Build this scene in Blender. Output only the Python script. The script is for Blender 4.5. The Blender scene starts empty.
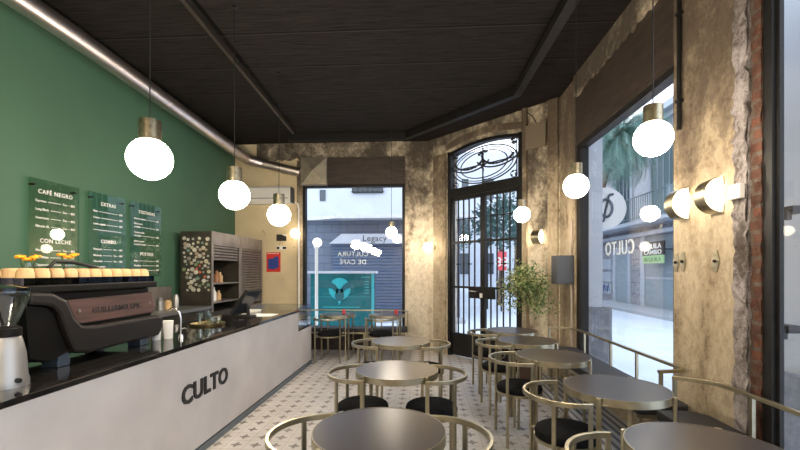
import bpy, bmesh, math, random
from mathutils import Vector, Matrix
random.seed(7)
S = bpy.context.scene
COL = S.collection
PI = math.pi
R = math.radians

# ------------------------------------------------------------------ materials
def new_mat(name):
    m = bpy.data.materials.new(name); m.use_nodes = True
    nt = m.node_tree; nt.nodes.clear()
    out = nt.nodes.new('ShaderNodeOutputMaterial')
    return m, nt, out

def simple(name, col, rough=.5, metal=0, noise=0, nscale=8, bump=0, bscale=40, spec=.5, stretch=(1,1,1), coat=0):
    m, nt, out = new_mat(name)
    b = nt.nodes.new('ShaderNodeBsdfPrincipled')
    b.inputs['Base Color'].default_value = (*col, 1)
    b.inputs['Roughness'].default_value = rough
    b.inputs['Metallic'].default_value = metal
    b.inputs['Specular IOR Level'].default_value = spec
    b.inputs['Coat Weight'].default_value = coat; b.inputs['Coat Roughness'].default_value = .22
    nt.links.new(b.outputs[0], out.inputs[0])
    tc = nt.nodes.new('ShaderNodeTexCoord')
    mp = nt.nodes.new('ShaderNodeMapping'); mp.inputs['Scale'].default_value = stretch
    nt.links.new(tc.outputs['Object'], mp.inputs[0])
    if noise:
        n = nt.nodes.new('ShaderNodeTexNoise'); n.inputs['Scale'].default_value = nscale; n.inputs['Detail'].default_value = 6
        nt.links.new(mp.outputs[0], n.inputs['Vector'])
        r = nt.nodes.new('ShaderNodeValToRGB')
        r.color_ramp.elements[0].position = .3; r.color_ramp.elements[1].position = .7
        r.color_ramp.elements[0].color = (*[max(0, c*(1-noise)) for c in col], 1)
        r.color_ramp.elements[1].color = (*[min(1, c*(1+noise)) for c in col], 1)
        nt.links.new(n.outputs[0], r.inputs[0]); nt.links.new(r.outputs[0], b.inputs['Base Color'])
    if bump:
        n2 = nt.nodes.new('ShaderNodeTexNoise'); n2.inputs['Scale'].default_value = bscale; n2.inputs['Detail'].default_value = 6
        nt.links.new(mp.outputs[0], n2.inputs['Vector'])
        bp = nt.nodes.new('ShaderNodeBump'); bp.inputs['Strength'].default_value = bump; bp.inputs['Distance'].default_value = .01
        nt.links.new(n2.outputs[0], bp.inputs['Height']); nt.links.new(bp.outputs[0], b.inputs['Normal'])
    return m

def emis(name, col, strength):
    m, nt, out = new_mat(name)
    e = nt.nodes.new('ShaderNodeEmission')
    e.inputs[0].default_value = (*col, 1); e.inputs[1].default_value = strength
    nt.links.new(e.outputs[0], out.inputs[0])
    return m

def glass(name, tint=(1,1,1), gl=.9, ior=1.45):
    m, nt, out = new_mat(name)
    t = nt.nodes.new('ShaderNodeBsdfTransparent'); t.inputs[0].default_value = (*tint, 1)
    g = nt.nodes.new('ShaderNodeBsdfGlossy'); g.inputs['Roughness'].default_value = 0.0
    g.inputs[0].default_value = (gl, gl, gl, 1)
    geo = nt.nodes.new('ShaderNodeNewGeometry'); dt = nt.nodes.new('ShaderNodeVectorMath'); dt.operation = 'DOT_PRODUCT'
    nt.links.new(geo.outputs['Normal'], dt.inputs[0]); nt.links.new(geo.outputs['Incoming'], dt.inputs[1])
    F0 = ((ior-1)/(ior+1))**2
    om = mth(nt, 'SUBTRACT', 1.0, mth(nt, 'ABSOLUTE', dt.outputs['Value']))
    fr = mth(nt, 'ADD', F0, mth(nt, 'MULTIPLY', 1-F0, mth(nt, 'POWER', om, 5.0)))
    mx = nt.nodes.new('ShaderNodeMixShader')
    nt.links.new(fr, mx.inputs[0]); nt.links.new(t.outputs[0], mx.inputs[1]); nt.links.new(g.outputs[0], mx.inputs[2])
    nt.links.new(mx.outputs[0], out.inputs[0])
    return m

def ramp(nt, src, stops):
    r = nt.nodes.new('ShaderNodeValToRGB'); e = r.color_ramp.elements
    while len(e) < len(stops): e.new(.5)
    for k, (p, c) in enumerate(stops):
        e[k].position = p; e[k].color = (*c, 1)
    nt.links.new(src, r.inputs[0]); return r.outputs[0]

def mixc(nt, fac, a, b):
    m = nt.nodes.new('ShaderNodeMix'); m.data_type = 'RGBA'
    if isinstance(fac, float): m.inputs[0].default_value = fac
    else: nt.links.new(fac, m.inputs[0])
    for s, v in ((6, a), (7, b)):
        if isinstance(v, tuple): m.inputs[s].default_value = (*v, 1)
        else: nt.links.new(v, m.inputs[s])
    return m.outputs[2]

def noise(nt, vec, scale, detail=8, rough=.6, dist=0):
    n = nt.nodes.new('ShaderNodeTexNoise'); n.inputs['Scale'].default_value = scale
    n.inputs['Detail'].default_value = detail; n.inputs['Roughness'].default_value = rough
    n.inputs['Distortion'].default_value = dist
    nt.links.new(vec, n.inputs['Vector']); return n.outputs[0]

def mth(nt, op, a, b=None, c=None):
    m = nt.nodes.new('ShaderNodeMath'); m.operation = op
    for k, v in enumerate((a, b, c)):
        if v is None: continue
        if isinstance(v, (int, float)): m.inputs[k].default_value = v
        else: nt.links.new(v, m.inputs[k])
    return m.outputs[0]

def plaster(name, light, mid, dark, amount=.5, soft=1.0, rough=.9, bumps=.5, zdark=None, scale=1.0):
    """worn old plaster: flaked patches, grime and vertical streaks"""
    m, nt, out = new_mat(name)
    b = nt.nodes.new('ShaderNodeBsdfPrincipled'); b.inputs['Roughness'].default_value = rough
    b.inputs['Specular IOR Level'].default_value = .2
    nt.links.new(b.outputs[0], out.inputs[0])
    g = nt.nodes.new('ShaderNodeNewGeometry'); P = g.outputs['Position']
    mp = nt.nodes.new('ShaderNodeMapping'); mp.inputs['Scale'].default_value = (1, 1, .55)
    nt.links.new(P, mp.inputs[0])
    n1 = noise(nt, mp.outputs[0], 1.5*scale, 9, .62, .5)
    n2 = noise(nt, P, 11*scale, 10, .74, .3)
    n3 = noise(nt, mp.outputs[0], 26*scale, 6, .7)
    f = mth(nt, 'ADD', mth(nt, 'MULTIPLY', n1, .68), mth(nt, 'MULTIPLY', n2, .32))
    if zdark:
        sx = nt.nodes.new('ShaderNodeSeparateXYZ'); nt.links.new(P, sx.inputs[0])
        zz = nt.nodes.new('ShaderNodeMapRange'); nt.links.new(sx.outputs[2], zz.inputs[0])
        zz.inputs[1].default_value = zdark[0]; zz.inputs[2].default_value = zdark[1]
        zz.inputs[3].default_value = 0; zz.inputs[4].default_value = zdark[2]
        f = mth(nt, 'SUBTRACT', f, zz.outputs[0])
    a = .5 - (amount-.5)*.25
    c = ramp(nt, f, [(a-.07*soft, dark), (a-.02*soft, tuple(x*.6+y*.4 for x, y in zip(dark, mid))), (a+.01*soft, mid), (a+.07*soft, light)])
    c2 = ramp(nt, n3, [(.36, (.74,.71,.68)), (.55, (1,1,1))])
    mm = nt.nodes.new('ShaderNodeMix'); mm.data_type = 'RGBA'; mm.blend_type = 'MULTIPLY'; mm.inputs[0].default_value = .8
    nt.links.new(c, mm.inputs[6]); nt.links.new(c2, mm.inputs[7])
    nt.links.new(mm.outputs[2], b.inputs['Base Color'])
    bp = nt.nodes.new('ShaderNodeBump'); bp.inputs['Strength'].default_value = bumps; bp.inputs['Distance'].default_value = .03
    nt.links.new(mth(nt, 'ADD', n2, mth(nt, 'MULTIPLY', n3, .3)), bp.inputs['Height']); nt.links.new(bp.outputs[0], b.inputs['Normal'])
    return m

def floor_mat():
    m, nt, out = new_mat('patterned_cement_tiles')
    b = nt.nodes.new('ShaderNodeBsdfPrincipled'); b.inputs['Roughness'].default_value = .38
    nt.links.new(b.outputs[0], out.inputs[0])
    g = nt.nodes.new('ShaderNodeNewGeometry'); P = g.outputs['Position']
    sx = nt.nodes.new('ShaderNodeSeparateXYZ'); nt.links.new(P, sx.inputs[0])
    T = .17
    def cell(o, sh):
        v = mth(nt, 'DIVIDE', mth(nt, 'ADD', o, 20.0+sh), T)
        i = mth(nt, 'FLOOR', v); fr = mth(nt, 'ABSOLUTE', mth(nt, 'SUBTRACT', mth(nt, 'SUBTRACT', v, i), .5))
        return i, fr
    i, a = cell(sx.outputs[0], .073); j, c = cell(sx.outputs[1], .0935)
    mn = mth(nt, 'MINIMUM', a, c); mx = mth(nt, 'MAXIMUM', a, c)
    star = mth(nt, 'LESS_THAN', mth(nt, 'ADD', mn, mth(nt, 'MULTIPLY', mx, .34)), .135)
    star = mth(nt, 'MULTIPLY', star, mth(nt, 'LESS_THAN', mx, .30))
    ni = noise(nt, P, 3.0, 6, .6); nf = noise(nt, P, 40, 6, .7)
    # every tile a slightly different cream
    wn = nt.nodes.new('ShaderNodeTexWhiteNoise'); wn.noise_dimensions = '2D'
    cb = nt.nodes.new('ShaderNodeCombineXYZ'); nt.links.new(i, cb.inputs[0]); nt.links.new(j, cb.inputs[1])
    nt.links.new(cb.outputs[0], wn.inputs['Vector'])
    base = ramp(nt, ni, [(.3, (.43,.41,.40)), (.7, (.62,.60,.58))])
    base = mixc(nt, mth(nt, 'MULTIPLY', wn.outputs[0], .35), base, (.47,.42,.38))
    base = mixc(nt, mth(nt, 'MULTIPLY', nf, .25), base, (.36,.33,.31))
    starc = mixc(nt, wn.outputs[0], (.12,.105,.10), (.21,.18,.165))
    col = mixc(nt, mth(nt, 'MULTIPLY', star, .9), base, starc)
    # grout every second cell
    grout = mth(nt, 'GREATER_THAN', mx, .485)
    col = mixc(nt, mth(nt, 'MULTIPLY', grout, .55), col, (.2,.18,.17))
    # striped border under the window bench
    bd = mth(nt, 'GREATER_THAN', sx.outputs[0], 1.44)
    st = mth(nt, 'LESS_THAN', mth(nt, 'MODULO', mth(nt, 'MULTIPLY', sx.outputs[0], 13.0), 1.0), .42)
    bc = mixc(nt, st, (.52,.53,.56), (.10,.12,.17))
    col = mixc(nt, bd, col, bc)
    nt.links.new(col, b.inputs['Base Color'])
    bp = nt.nodes.new('ShaderNodeBump'); bp.inputs['Strength'].default_value = .3; bp.inputs['Distance'].default_value = .004
    nt.links.new(mth(nt, 'SUBTRACT', nf, grout), bp.inputs['Height']); nt.links.new(bp.outputs[0], b.inputs['Normal'])
    return m

def ceiling_mat():
    m, nt, out = new_mat('dark_ceiling_boards')
    b = nt.nodes.new('ShaderNodeBsdfPrincipled'); b.inputs['Roughness'].default_value = .8; b.inputs['Specular IOR Level'].default_value = .12
    nt.links.new(b.outputs[0], out.inputs[0])
    g = nt.nodes.new('ShaderNodeNewGeometry'); P = g.outputs['Position']
    sx = nt.nodes.new('ShaderNodeSeparateXYZ'); nt.links.new(P, sx.inputs[0])
    mp = nt.nodes.new('ShaderNodeMapping'); mp.inputs['Scale'].default_value = (1.2, 14, 1); nt.links.new(P, mp.inputs[0])
    n = noise(nt, mp.outputs[0], 2.6, 10, .72, .3)
    n2 = noise(nt, P, 1.1, 4)
    fr = mth(nt, 'MODULO', mth(nt, 'DIVIDE', mth(nt, 'ADD', sx.outputs[1], 20.03), .69), 1.0)
    seam = mth(nt, 'LESS_THAN', fr, .035)
    lip = mth(nt, 'MULTIPLY', mth(nt, 'LESS_THAN', fr, .06), mth(nt, 'GREATER_THAN', fr, .03))
    c = ramp(nt, n, [(.36, (.002,.0018,.0016)), (.45, (.013,.011,.010)), (.7, (.030,.025,.0235))])
    c = mixc(nt, mth(nt, 'MULTIPLY', n2, .4), c, (.013,.0115,.011))
    c = mixc(nt, mth(nt, 'MULTIPLY', lip, .35), c, (.07,.06,.055))
    c = mixc(nt, seam, c, (.003,.003,.003))
    nt.links.new(c, b.inputs['Base Color'])
    bp = nt.nodes.new('ShaderNodeBump'); bp.inputs['Strength'].default_value = .6; bp.inputs['Distance'].default_value = .02
    nt.links.new(mth(nt, 'SUBTRACT', n, seam), bp.inputs['Height']); nt.links.new(bp.outputs[0], b.inputs['Normal'])
    return m

def brick_mat(name, c1, c2, mortar, scale=1.0, axis='x', bw=.24, rh=.075, ms=.012):
    m, nt, out = new_mat(name)
    b = nt.nodes.new('ShaderNodeBsdfPrincipled'); b.inputs['Roughness'].default_value = .9
    nt.links.new(b.outputs[0], out.inputs[0])
    g = nt.nodes.new('ShaderNodeNewGeometry'); sx = nt.nodes.new('ShaderNodeSeparateXYZ'); nt.links.new(g.outputs['Position'], sx.inputs[0])
    cb = nt.nodes.new('ShaderNodeCombineXYZ')
    nt.links.new(sx.outputs[0 if axis == 'x' else 1], cb.inputs[0]); nt.links.new(sx.outputs[2], cb.inputs[1])
    br = nt.nodes.new('ShaderNodeTexBrick'); nt.links.new(cb.outputs[0], br.inputs['Vector'])
    br.inputs['Color1'].default_value = (*c1, 1); br.inputs['Color2'].default_value = (*c2, 1); br.inputs['Mortar'].default_value = (*mortar, 1)
    br.inputs['Scale'].default_value = scale; br.inputs['Brick Width'].default_value = bw; br.inputs['Row Height'].default_value = rh; br.inputs['Mortar Size'].default_value = ms
    n = noise(nt, g.outputs['Position'], 14, 8, .7)
    c = mixc(nt, ramp(nt, n, [(.42, (0,0,0)), (.6, (1,1,1))]) if axis == 'y' else mth(nt, 'MULTIPLY', n, .5), br.outputs[0], tuple(x*.4 for x in c1))
    nt.links.new(c, b.inputs['Base Color'])
    bp = nt.nodes.new('ShaderNodeBump'); bp.inputs['Strength'].default_value = .6; bp.inputs['Distance'].default_value = .02
    nt.links.new(mth(nt, 'SUBTRACT', n, br.outputs[1]), bp.inputs['Height']); nt.links.new(bp.outputs[0], b.inputs['Normal'])
    return m

M = {}
M['green'] = simple('green_wall_paint', (.052,.124,.077), .65, noise=.07, nscale=1.5, bump=.1, bscale=90)
M['cream'] = simple('cream_wall_plaster', (.66,.545,.35), .9, noise=.10, nscale=2.5, spec=.2)
def _flecks(m):
    nt = m.node_tree; b = next(n for n in nt.nodes if n.type == 'BSDF_PRINCIPLED'); src = b.inputs['Base Color'].links[0].from_socket
    g = nt.nodes.new('ShaderNodeNewGeometry')
    f = ramp(nt, noise(nt, g.outputs['Position'], 11, 5, .65, .8), [(.655, (0,0,0)), (.69, (1,1,1))])
    nt.links.new(mixc(nt, mth(nt, 'MULTIPLY', f, .75), src, (.22,.16,.10)), b.inputs['Base Color'])
_flecks(M['cream'])
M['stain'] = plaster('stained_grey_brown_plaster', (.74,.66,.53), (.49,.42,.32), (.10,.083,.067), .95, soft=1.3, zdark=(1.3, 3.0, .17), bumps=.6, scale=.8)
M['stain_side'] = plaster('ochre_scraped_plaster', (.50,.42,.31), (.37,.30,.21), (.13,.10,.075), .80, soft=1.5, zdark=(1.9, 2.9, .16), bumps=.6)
M['stone'] = plaster('rough_grey_rubble', (.46,.42,.43), (.28,.25,.25), (.12,.10,.09), .6, bumps=1.0, scale=3)
M['brick'] = brick_mat('old_red_bricks', (.15,.055,.032), (.07,.035,.024), (.10,.085,.07), axis='y')
M['ceiling'] = ceiling_mat()
M['floor'] = floor_mat()
M['blackwood'] = simple('dark_brown_boards', (.042,.030,.024), .55, noise=.4, nscale=5, stretch=(1,1,6))
M['blackmetal'] = simple('black_painted_steel', (.012,.0115,.012), .5, spec=.25, noise=.3, nscale=12)
M['irongrey'] = simple('dark_iron', (.03,.028,.03), .5, metal=.5)
M['steel'] = simple('galvanised_duct_steel', (.66,.59,.57), .36, metal=1, noise=.12, nscale=4)
M['brass'] = simple('satin_brass', (.43,.385,.275), .34, metal=1, noise=.14, nscale=14)
M['capbrass'] = simple('mottled_cap_brass', (.30,.265,.185), .32, metal=1, noise=.35, nscale=30)
M['brassdark'] = simple('aged_brass', (.36,.28,.14), .4, metal=1, noise=.4, nscale=22)
M['railmetal'] = simple('dark_rail_metal', (.06,.05,.045), .4, metal=.6)
M['tabletop'] = simple('dark_bronze_laminate', (.038,.029,.026), .30, spec=.75)
M['velvet'] = simple('black_velvet', (.008,.008,.009), .95, spec=.1, noise=.5, nscale=16, bump=.6, bscale=50)
M['benchpad'] = simple('black_bench_leather', (.018,.019,.024), .6, noise=.2, bump=.2)
M['concrete'] = simple('pale_microcement', (.54,.51,.50), .6, noise=.10, nscale=2.2, bump=.08, bscale=25)
M['blackstone'] = simple('polished_black_stone', (.012,.011,.011), .07, spec=.7)
M['skirt'] = simple('blue_grey_skirting', (.12,.145,.16), .5)
M['wallglobe'] = emis('glowing_wall_globe', (1, .82, .58), 5.5)
M['globe'] = emis('glowing_opal_glass', (1, .85, .65), 38)
M['sconceglow'] = emis('glowing_sconce_glass', (1, .80, .55), 7)
M['cord'] = simple('black_cord', (.01,.01,.01), .6)
M['pane'] = glass('window_glass', (.95,.97,1))
M['board'] = glass('acrylic_board', (.78,.90,.84), 1, 1.75)
M['clear'] = glass('clear_glass', (.88,.91,.91), 1, 1.8)
M['glassware'] = glass('glassware', (.74,.78,.76), 1, 2.6)
M['smoke'] = glass('smoked_acrylic', (.25,.25,.33), .9, 1.5)
M['white'] = simple('white_lettering', (.85,.87,.84), .5)
M['black'] = simple('black_lettering', (.012,.011,.012), .5)
M['machine'] = simple('matt_black_machine_shell', (.005,.0045,.004), .42, spec=.15)
M['lip'] = simple('brushed_bronze_shell', (.009,.007,.006), .36, spec=.4)
M['wood'] = simple('dark_walnut_panel', (.065,.032,.027), .5, noise=.4, nscale=9, stretch=(1,.3,5))
M['cup'] = simple('tan_stoneware', (.50,.33,.16), .6, noise=.1)
M['cupdark'] = simple('dark_glaze', (.03,.03,.045), .3)
M['silver'] = simple('brushed_aluminium', (.30,.295,.29), .42, metal=.9)
M['chrome'] = simple('chrome', (.75,.75,.75), .1, metal=1)
M['bluemetal'] = simple('blue_grey_foot', (.10,.13,.18), .35, metal=.6)
M['cabinet'] = simple('worn_grey_steel', (.26,.23,.215), .42, metal=.6, noise=.25, nscale=5)
M['cabside'] = simple('dark_olive_steel', (.034,.030,.022), .45, metal=.2, noise=.3, nscale=10)
M['cabin'] = simple('cabinet_inside', (.10,.08,.06), .6)
M['whiteplastic'] = simple('white_plastic', (.78,.76,.72), .4)
M['conduit'] = simple('old_painted_conduit', (.42,.35,.29), .6)
M['greyplastic'] = simple('grey_plastic', (.06,.065,.078), .5)
M['screen'] = simple('dark_screen', (.02,.024,.032), .12)
M['paper'] = simple('white_paper', (.8,.78,.74), .8)
M['red'] = simple('red_print', (.62,.03,.02), .6)
M['blueprint'] = simple('blue_print', (.02,.05,.26), .6)
M['orange'] = simple('orange_petals', (.95,.36,.01), .6)
M['leaf'] = simple('ficus_leaf', (.10,.17,.045), .45, noise=.5, nscale=7)
M['leafpale'] = simple('pale_ficus_leaf', (.34,.36,.17), .5, noise=.3, nscale=7)
M['bark'] = simple('brown_bark', (.20,.13,.08), .8, noise=.3)
M['pot'] = simple('clay_pot', (.16,.10,.07), .7)
M['tin'] = simple('bottle_brown', (.30,.14,.06), .4)
# street
M['street'] = simple('pale_street_paving', (.62,.66,.71), .8, noise=.06, nscale=1.2)
M['kerb'] = simple('pavement_stone', (.40,.41,.43), .8, noise=.1)
M['palewall'] = simple('pale_render', (.50,.53,.58), .85, noise=.05, nscale=1.5)
M['bluewall'] = brick_mat('blue_grey_cladding', (.16,.18,.24), (.13,.15,.2), (.09,.10,.14), axis='x', bw=.5, rh=.25)
M['facade'] = simple('grey_facade', (.56,.55,.57), .85, noise=.1)
M['facadeblock'] = brick_mat('grey_stone_blocks', (.50,.50,.54), (.45,.45,.5), (.2,.2,.24), axis='y', bw=1.1, rh=.5, ms=.02)
M['shutter'] = simple('blue_grey_shutter', (.09,.125,.20), .45, metal=.3)
M['shutterpale'] = simple('pale_grey_shutter', (.36,.42,.45), .5, metal=.2)
M['windowdark'] = simple('dark_window_opening', (.05,.065,.08), .2)
M['greenshutter'] = simple('faded_green_shutter', (.16,.24,.25), .6)
M['teal'] = simple('teal_panel', (.0,.12,.14), .25, noise=.15, nscale=3)
M['cyan'] = simple('bright_cyan_print', (.02,.38,.43), .4)
M['tealdark'] = simple('dark_teal_print', (.008,.10,.12), .4)
M['palm'] = simple('palm_frond', (.17,.30,.25), .5, noise=.3)
M['treegreen'] = simple('street_tree_leaf', (.09,.17,.15), .6, noise=.4, nscale=2)
M['signgreen'] = simple('light_green_sign', (.38,.62,.30), .6)
M['signred'] = simple('red_sign', (.75,.08,.09), .6)
M['plinth'] = simple('rough_grey_plinth', (.22,.23,.26), .9, noise=.2, nscale=12, bump=.5)

# ------------------------------------------------------------------ mesh builder
class MB:
    def __init__(s, mtx=None):
        s.v = []; s.f = []; s.M = mtx or Matrix()
    def add(s, vs, fs):
        o = len(s.v); s.v += [s.M @ Vector(p) for p in vs]; s.f += [tuple(i+o for i in f) for f in fs]; return s
    def box(s, x0, x1, y0, y1, z0, z1):
        vs = [(x0,y0,z0),(x1,y0,z0),(x1,y1,z0),(x0,y1,z0),(x0,y0,z1),(x1,y0,z1),(x1,y1,z1),(x0,y1,z1)]
        return s.add(vs, [(0,3,2,1),(4,5,6,7),(0,1,5,4),(1,2,6,5),(2,3,7,6),(3,0,4,7)])
    def obox(s, c, ax, ay, az, hx, hy, hz):
        c = Vector(c); ax, ay, az = (Vector(a).normalized() for a in (ax, ay, az)); vs = []
        for sz in (-1, 1):
            for sx, sy in ((-1,-1),(1,-1),(1,1),(-1,1)): vs.append(c+ax*sx*hx+ay*sy*hy+az*sz*hz)
        return s.add(vs, [(0,3,2,1),(4,5,6,7),(0,1,5,4),(1,2,6,5),(2,3,7,6),(3,0,4,7)])
    def prism(s, poly, lo, hi, axis='z'):
        def P(p, h):
            a, b = p
            return {'z': (a, b, h), 'x': (h, a, b), 'y': (a, h, b)}[axis]
        n = len(poly)
        vs = [P(p, lo) for p in poly] + [P(p, hi) for p in poly]
        return s.add(vs, [tuple(range(n))[::-1], tuple(range(n, 2*n))] + [(i, (i+1) % n, n+(i+1) % n, n+i) for i in range(n)])
    def cyl(s, p0, p1, r, r1=None, n=20):
        return s.tube([p0, p1], [r, r if r1 is None else r1], n)
    def tube(s, pts, r, n=12, cap=True):
        pts = [Vector(p) for p in pts]; m = len(pts)
        rs = r if isinstance(r, (list, tuple)) else [r]*m
        vs = []; up = None
        for k, p in enumerate(pts):
            t = (pts[min(k+1, m-1)] - pts[max(k-1, 0)]).normalized()
            if up is None:
                up = Vector((0,0,1)) if abs(t.z) < .9 else Vector((1,0,0))
            a = t.cross(up)
            if a.length < 1e-5: a = t.cross(Vector((0,1,0)))
            a.normalize(); b = a.cross(t).normalized(); up = b
            for i in range(n):
                an = 2*PI*i/n; vs.append(p + (a*math.cos(an) + b*math.sin(an))*rs[k])
        fs = []
        for k in range(m-1):
            for i in range(n):
                j = (i+1) % n; fs.append((k*n+i, k*n+j, (k+1)*n+j, (k+1)*n+i))
        if cap: fs += [tuple(range(n))[::-1], tuple(range((m-1)*n, m*n))]
        return s.add(vs, fs)
    def strap(s, pts, w, h, closed=False):
        """flat bar of width w (sideways) and height h (z) along a path"""
        pts = [Vector(p) for p in pts]; m = len(pts); vs = []
        for k, p in enumerate(pts):
            a = pts[(k+1) % m if closed else min(k+1, m-1)]; b = pts[(k-1) % m if closed else max(k-1, 0)]
            t = (a-b).normalized(); sd = t.cross(Vector((0,0,1))).normalized(); u = sd.cross(t).normalized()
            for sx, sz in ((-1,-1),(1,-1),(1,1),(-1,1)): vs.append(p + sd*sx*w/2 + u*sz*h/2)
        fs = []
        for k in range(m if closed else m-1):
            q = (k+1) % m
            for i in range(4):
                j = (i+1) % 4; fs.append((k*4+i, q*4+i, q*4+j, k*4+j))
        if not closed: fs += [(0,1,2,3), tuple((m-1)*4+i for i in (3,2,1,0))]
        return s.add(vs, fs)
    def lathe(s, prof, c=(0,0,0), n=28, a0=0, a1=2*PI, ax=None):
        """profile (r, z) round the z axis at c"""
        full = abs(a1-a0-2*PI) < 1e-4; N = n if full else n+1; vs = []; c = Vector(c)
        for r, z in prof:
            for i in range(N):
                an = a0+(a1-a0)*i/n; vs.append(c+Vector((r*math.cos(an), r*math.sin(an), z)))
        fs = []
        for k in range(len(prof)-1):
            for i in range(n):
                j = (i+1) % N; fs.append((k*N+i, k*N+j, (k+1)*N+j, (k+1)*N+i))
        return s.add(vs, fs)
    def ball(s, c, r, n=28, sz=1):
        pr = [(max(1e-4, r*math.sin(PI*k/18)), -r*sz*math.cos(PI*k/18)) for k in range(19)]
        return s.lathe(pr, c, n)
    def build(s, name, mat, parent=None, smooth=False, bevel=0, local=False):
        me = bpy.data.meshes.new(name)
        off = Vector((0,0,0))
        if parent is not None and not local:
            q = parent
            while q.parent: q = q.parent
            off = q.location
        me.from_pydata([p-off for p in s.v], [], s.f)
        bm = bmesh.new(); bm.from_mesh(me)
        bmesh.ops.remove_doubles(bm, verts=bm.verts, dist=1e-5)
        bmesh.ops.recalc_face_normals(bm, faces=bm.faces)
        if bevel:
            es = [e for e in bm.edges if len(e.link_faces) == 2 and e.calc_face_angle(0) > .6]
            bmesh.ops.bevel(bm, geom=es, offset=bevel, segments=2, affect='EDGES', profile=.6, clamp_overlap=True)
        bm.to_mesh(me); bm.free()
        me.materials.append(mat)
        o = bpy.data.objects.new(name, me); COL.objects.link(o)
        if parent is not None: o.parent = parent
        if smooth:
            for p in me.polygons: p.use_smooth = True
            me.set_sharp_from_angle(angle=R(35))
        return o

def tag(o, label=None, cat=None, group=None, kind=None):
    if label: o['label'] = label
    if cat: o['category'] = cat
    if group: o['group'] = group
    if kind: o['kind'] = kind
    return o
def thing(name, label, cat, loc=(0,0,0), rz=0, group=None):
    o = bpy.data.objects.new(name, None); COL.objects.link(o)
    o.location = loc; o.rotation_euler = (0,0,rz); o.empty_display_size = .1
    return tag(o, label, cat, group)
def struct(mb, name, mat, parent=None, **k):
    o = mb.build(name, mat, parent, **k)
    if parent is None: o['kind'] = 'structure'
    return o
def sthing(name, loc=(0,0,0)):
    o = bpy.data.objects.new(name, None); COL.objects.link(o); o.location = loc; o['kind'] = 'structure'; return o
def dup(root, loc, rz, label=None, group=None):
    def cp(o, parent):
        c = o.copy(); COL.objects.link(c); c.parent = parent
        for ch in o.children: cp(ch, c)
        return c
    r = cp(root, None); r.location = loc; r.rotation_euler = (0,0,rz)
    if label: r['label'] = label
    if group: r['group'] = group
    return r
def text_mb(txt, size, origin, right, up, depth=.004, bold=0.0, space=1.0, align='LEFT', fit=None):
    """solid lettering lying on the plane right/up; origin = baseline point"""
    cu = bpy.data.curves.new('t', 'FONT'); cu.body = txt; cu.size = 1; cu.extrude = .0; cu.offset = bold
    cu.space_character = space; cu.align_x = align; cu.resolution_u = 3
    ob = bpy.data.objects.new('t', cu); COL.objects.link(ob)
    dg = bpy.context.evaluated_depsgraph_get(); dg.update()
    me = bpy.data.meshes.new_from_object(ob.evaluated_get(dg))
    bpy.data.objects.remove(ob)
    r = Vector(right).normalized(); u = Vector(up).normalized(); nrm = r.cross(u); o = Vector(origin)
    sx = size
    if fit:
        xs = [v.co.x for v in me.vertices]; sx = fit/(max(xs)-min(xs))
    bm = bmesh.new(); bm.from_mesh(me)
    ex = bmesh.ops.extrude_face_region(bm, geom=bm.faces[:])
    for e in ex['geom']:
        if isinstance(e, bmesh.types.BMVert): e.co.z += 1
    mb = MB(); bm.verts.ensure_lookup_table(); bm.verts.index_update()
    mb.add([o + r*(v.co.x*sx) + u*(v.co.y*size) + nrm*(v.co.z*depth) for v in bm.verts], [tuple(v.index for v in f.verts) for f in bm.faces])
    bm.free(); bpy.data.meshes.remove(me); bpy.data.curves.remove(cu)
    return mb

# ------------------------------------------------------------------ camera (level, rising-front lens)
F = 410.0
cam_d = bpy.data.cameras.new('camera'); cam = bpy.data.objects.new('camera', cam_d); COL.objects.link(cam)
cam_d.sensor_width = 36; cam_d.lens = 36*F/800; cam_d.shift_y = -(225-271)/800*1.0
cam_d.clip_start = .05; cam_d.clip_end = 300
YAW = math.atan(25/F)
cam.location = (0, 0, 1.5); cam.rotation_euler = (PI/2, 0, YAW)
S.camera = cam
cs, sn = math.cos(YAW), math.sin(YAW)
def at(px, py, y=None, x=None, z=None):
    """the point of the place seen at a pixel, on the plane y=, x= or z="""
    u = (px-400)/F; d = Vector((u*cs - sn, cs + u*sn, -(py-271)/F))
    t = y/d.y if y is not None else (x/d.x if x is not None else (z-1.5)/d.z)
    return Vector((0,0,1.5)) + d*t

XL, XR, YB, HC = -3.68, 1.90, 7.75, 3.95
YF = -2.5
# ------------------------------------------------------------------ setting
fl = [(XL-.2, YF), (XR+.3, YF), (XR+.3, 5.86), (.36, 7.8), (.3, 8.0), (XL-.2, 8.0)]
struct(MB().prism(fl, -.06, 0), 'floor', M['floor'])
struct(MB().prism(fl, HC, HC+.2), 'ceiling', M['ceiling'])
struct(MB().box(XL-.2, XL, YF, 8.0, 0, HC), 'wall_left', M['green'])
struct(MB().box(XL, XR+.3, YF-.2, YF, 0, HC), 'wall_front', M['cream'])
wx0, wx1 = -2.34, -.38
struct(MB().box(XL, wx0, YB, YB+.25, 0, HC), 'wall_back', M['cream'])

def rough_slab(x0, x1, y0, y1, z0, z1, step=.05, amp=.012, face='-x'):
    """solid slab whose room-side face is broken and uneven"""
    mb = MB(); ny = max(2, int((y1-y0)/step)); nz = max(2, int((z1-z0)/step)); vs = []
    for j in range(nz+1):
        for i in range(ny+1):
            dx = random.uniform(-amp, amp); dy = random.uniform(-amp, amp) if i in (0, ny) else 0
            vs.append((x0+dx, y0+(y1-y0)*i/ny+dy, z0+(z1-z0)*j/nz))
    mb.add(vs, [(j*(ny+1)+i, j*(ny+1)+i+1, (j+1)*(ny+1)+i+1, (j+1)*(ny+1)+i) for j in range(nz) for i in range(ny)])
    mb.box(x0+amp, x1, y0, y1, z0, z1)
    return mb

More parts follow.
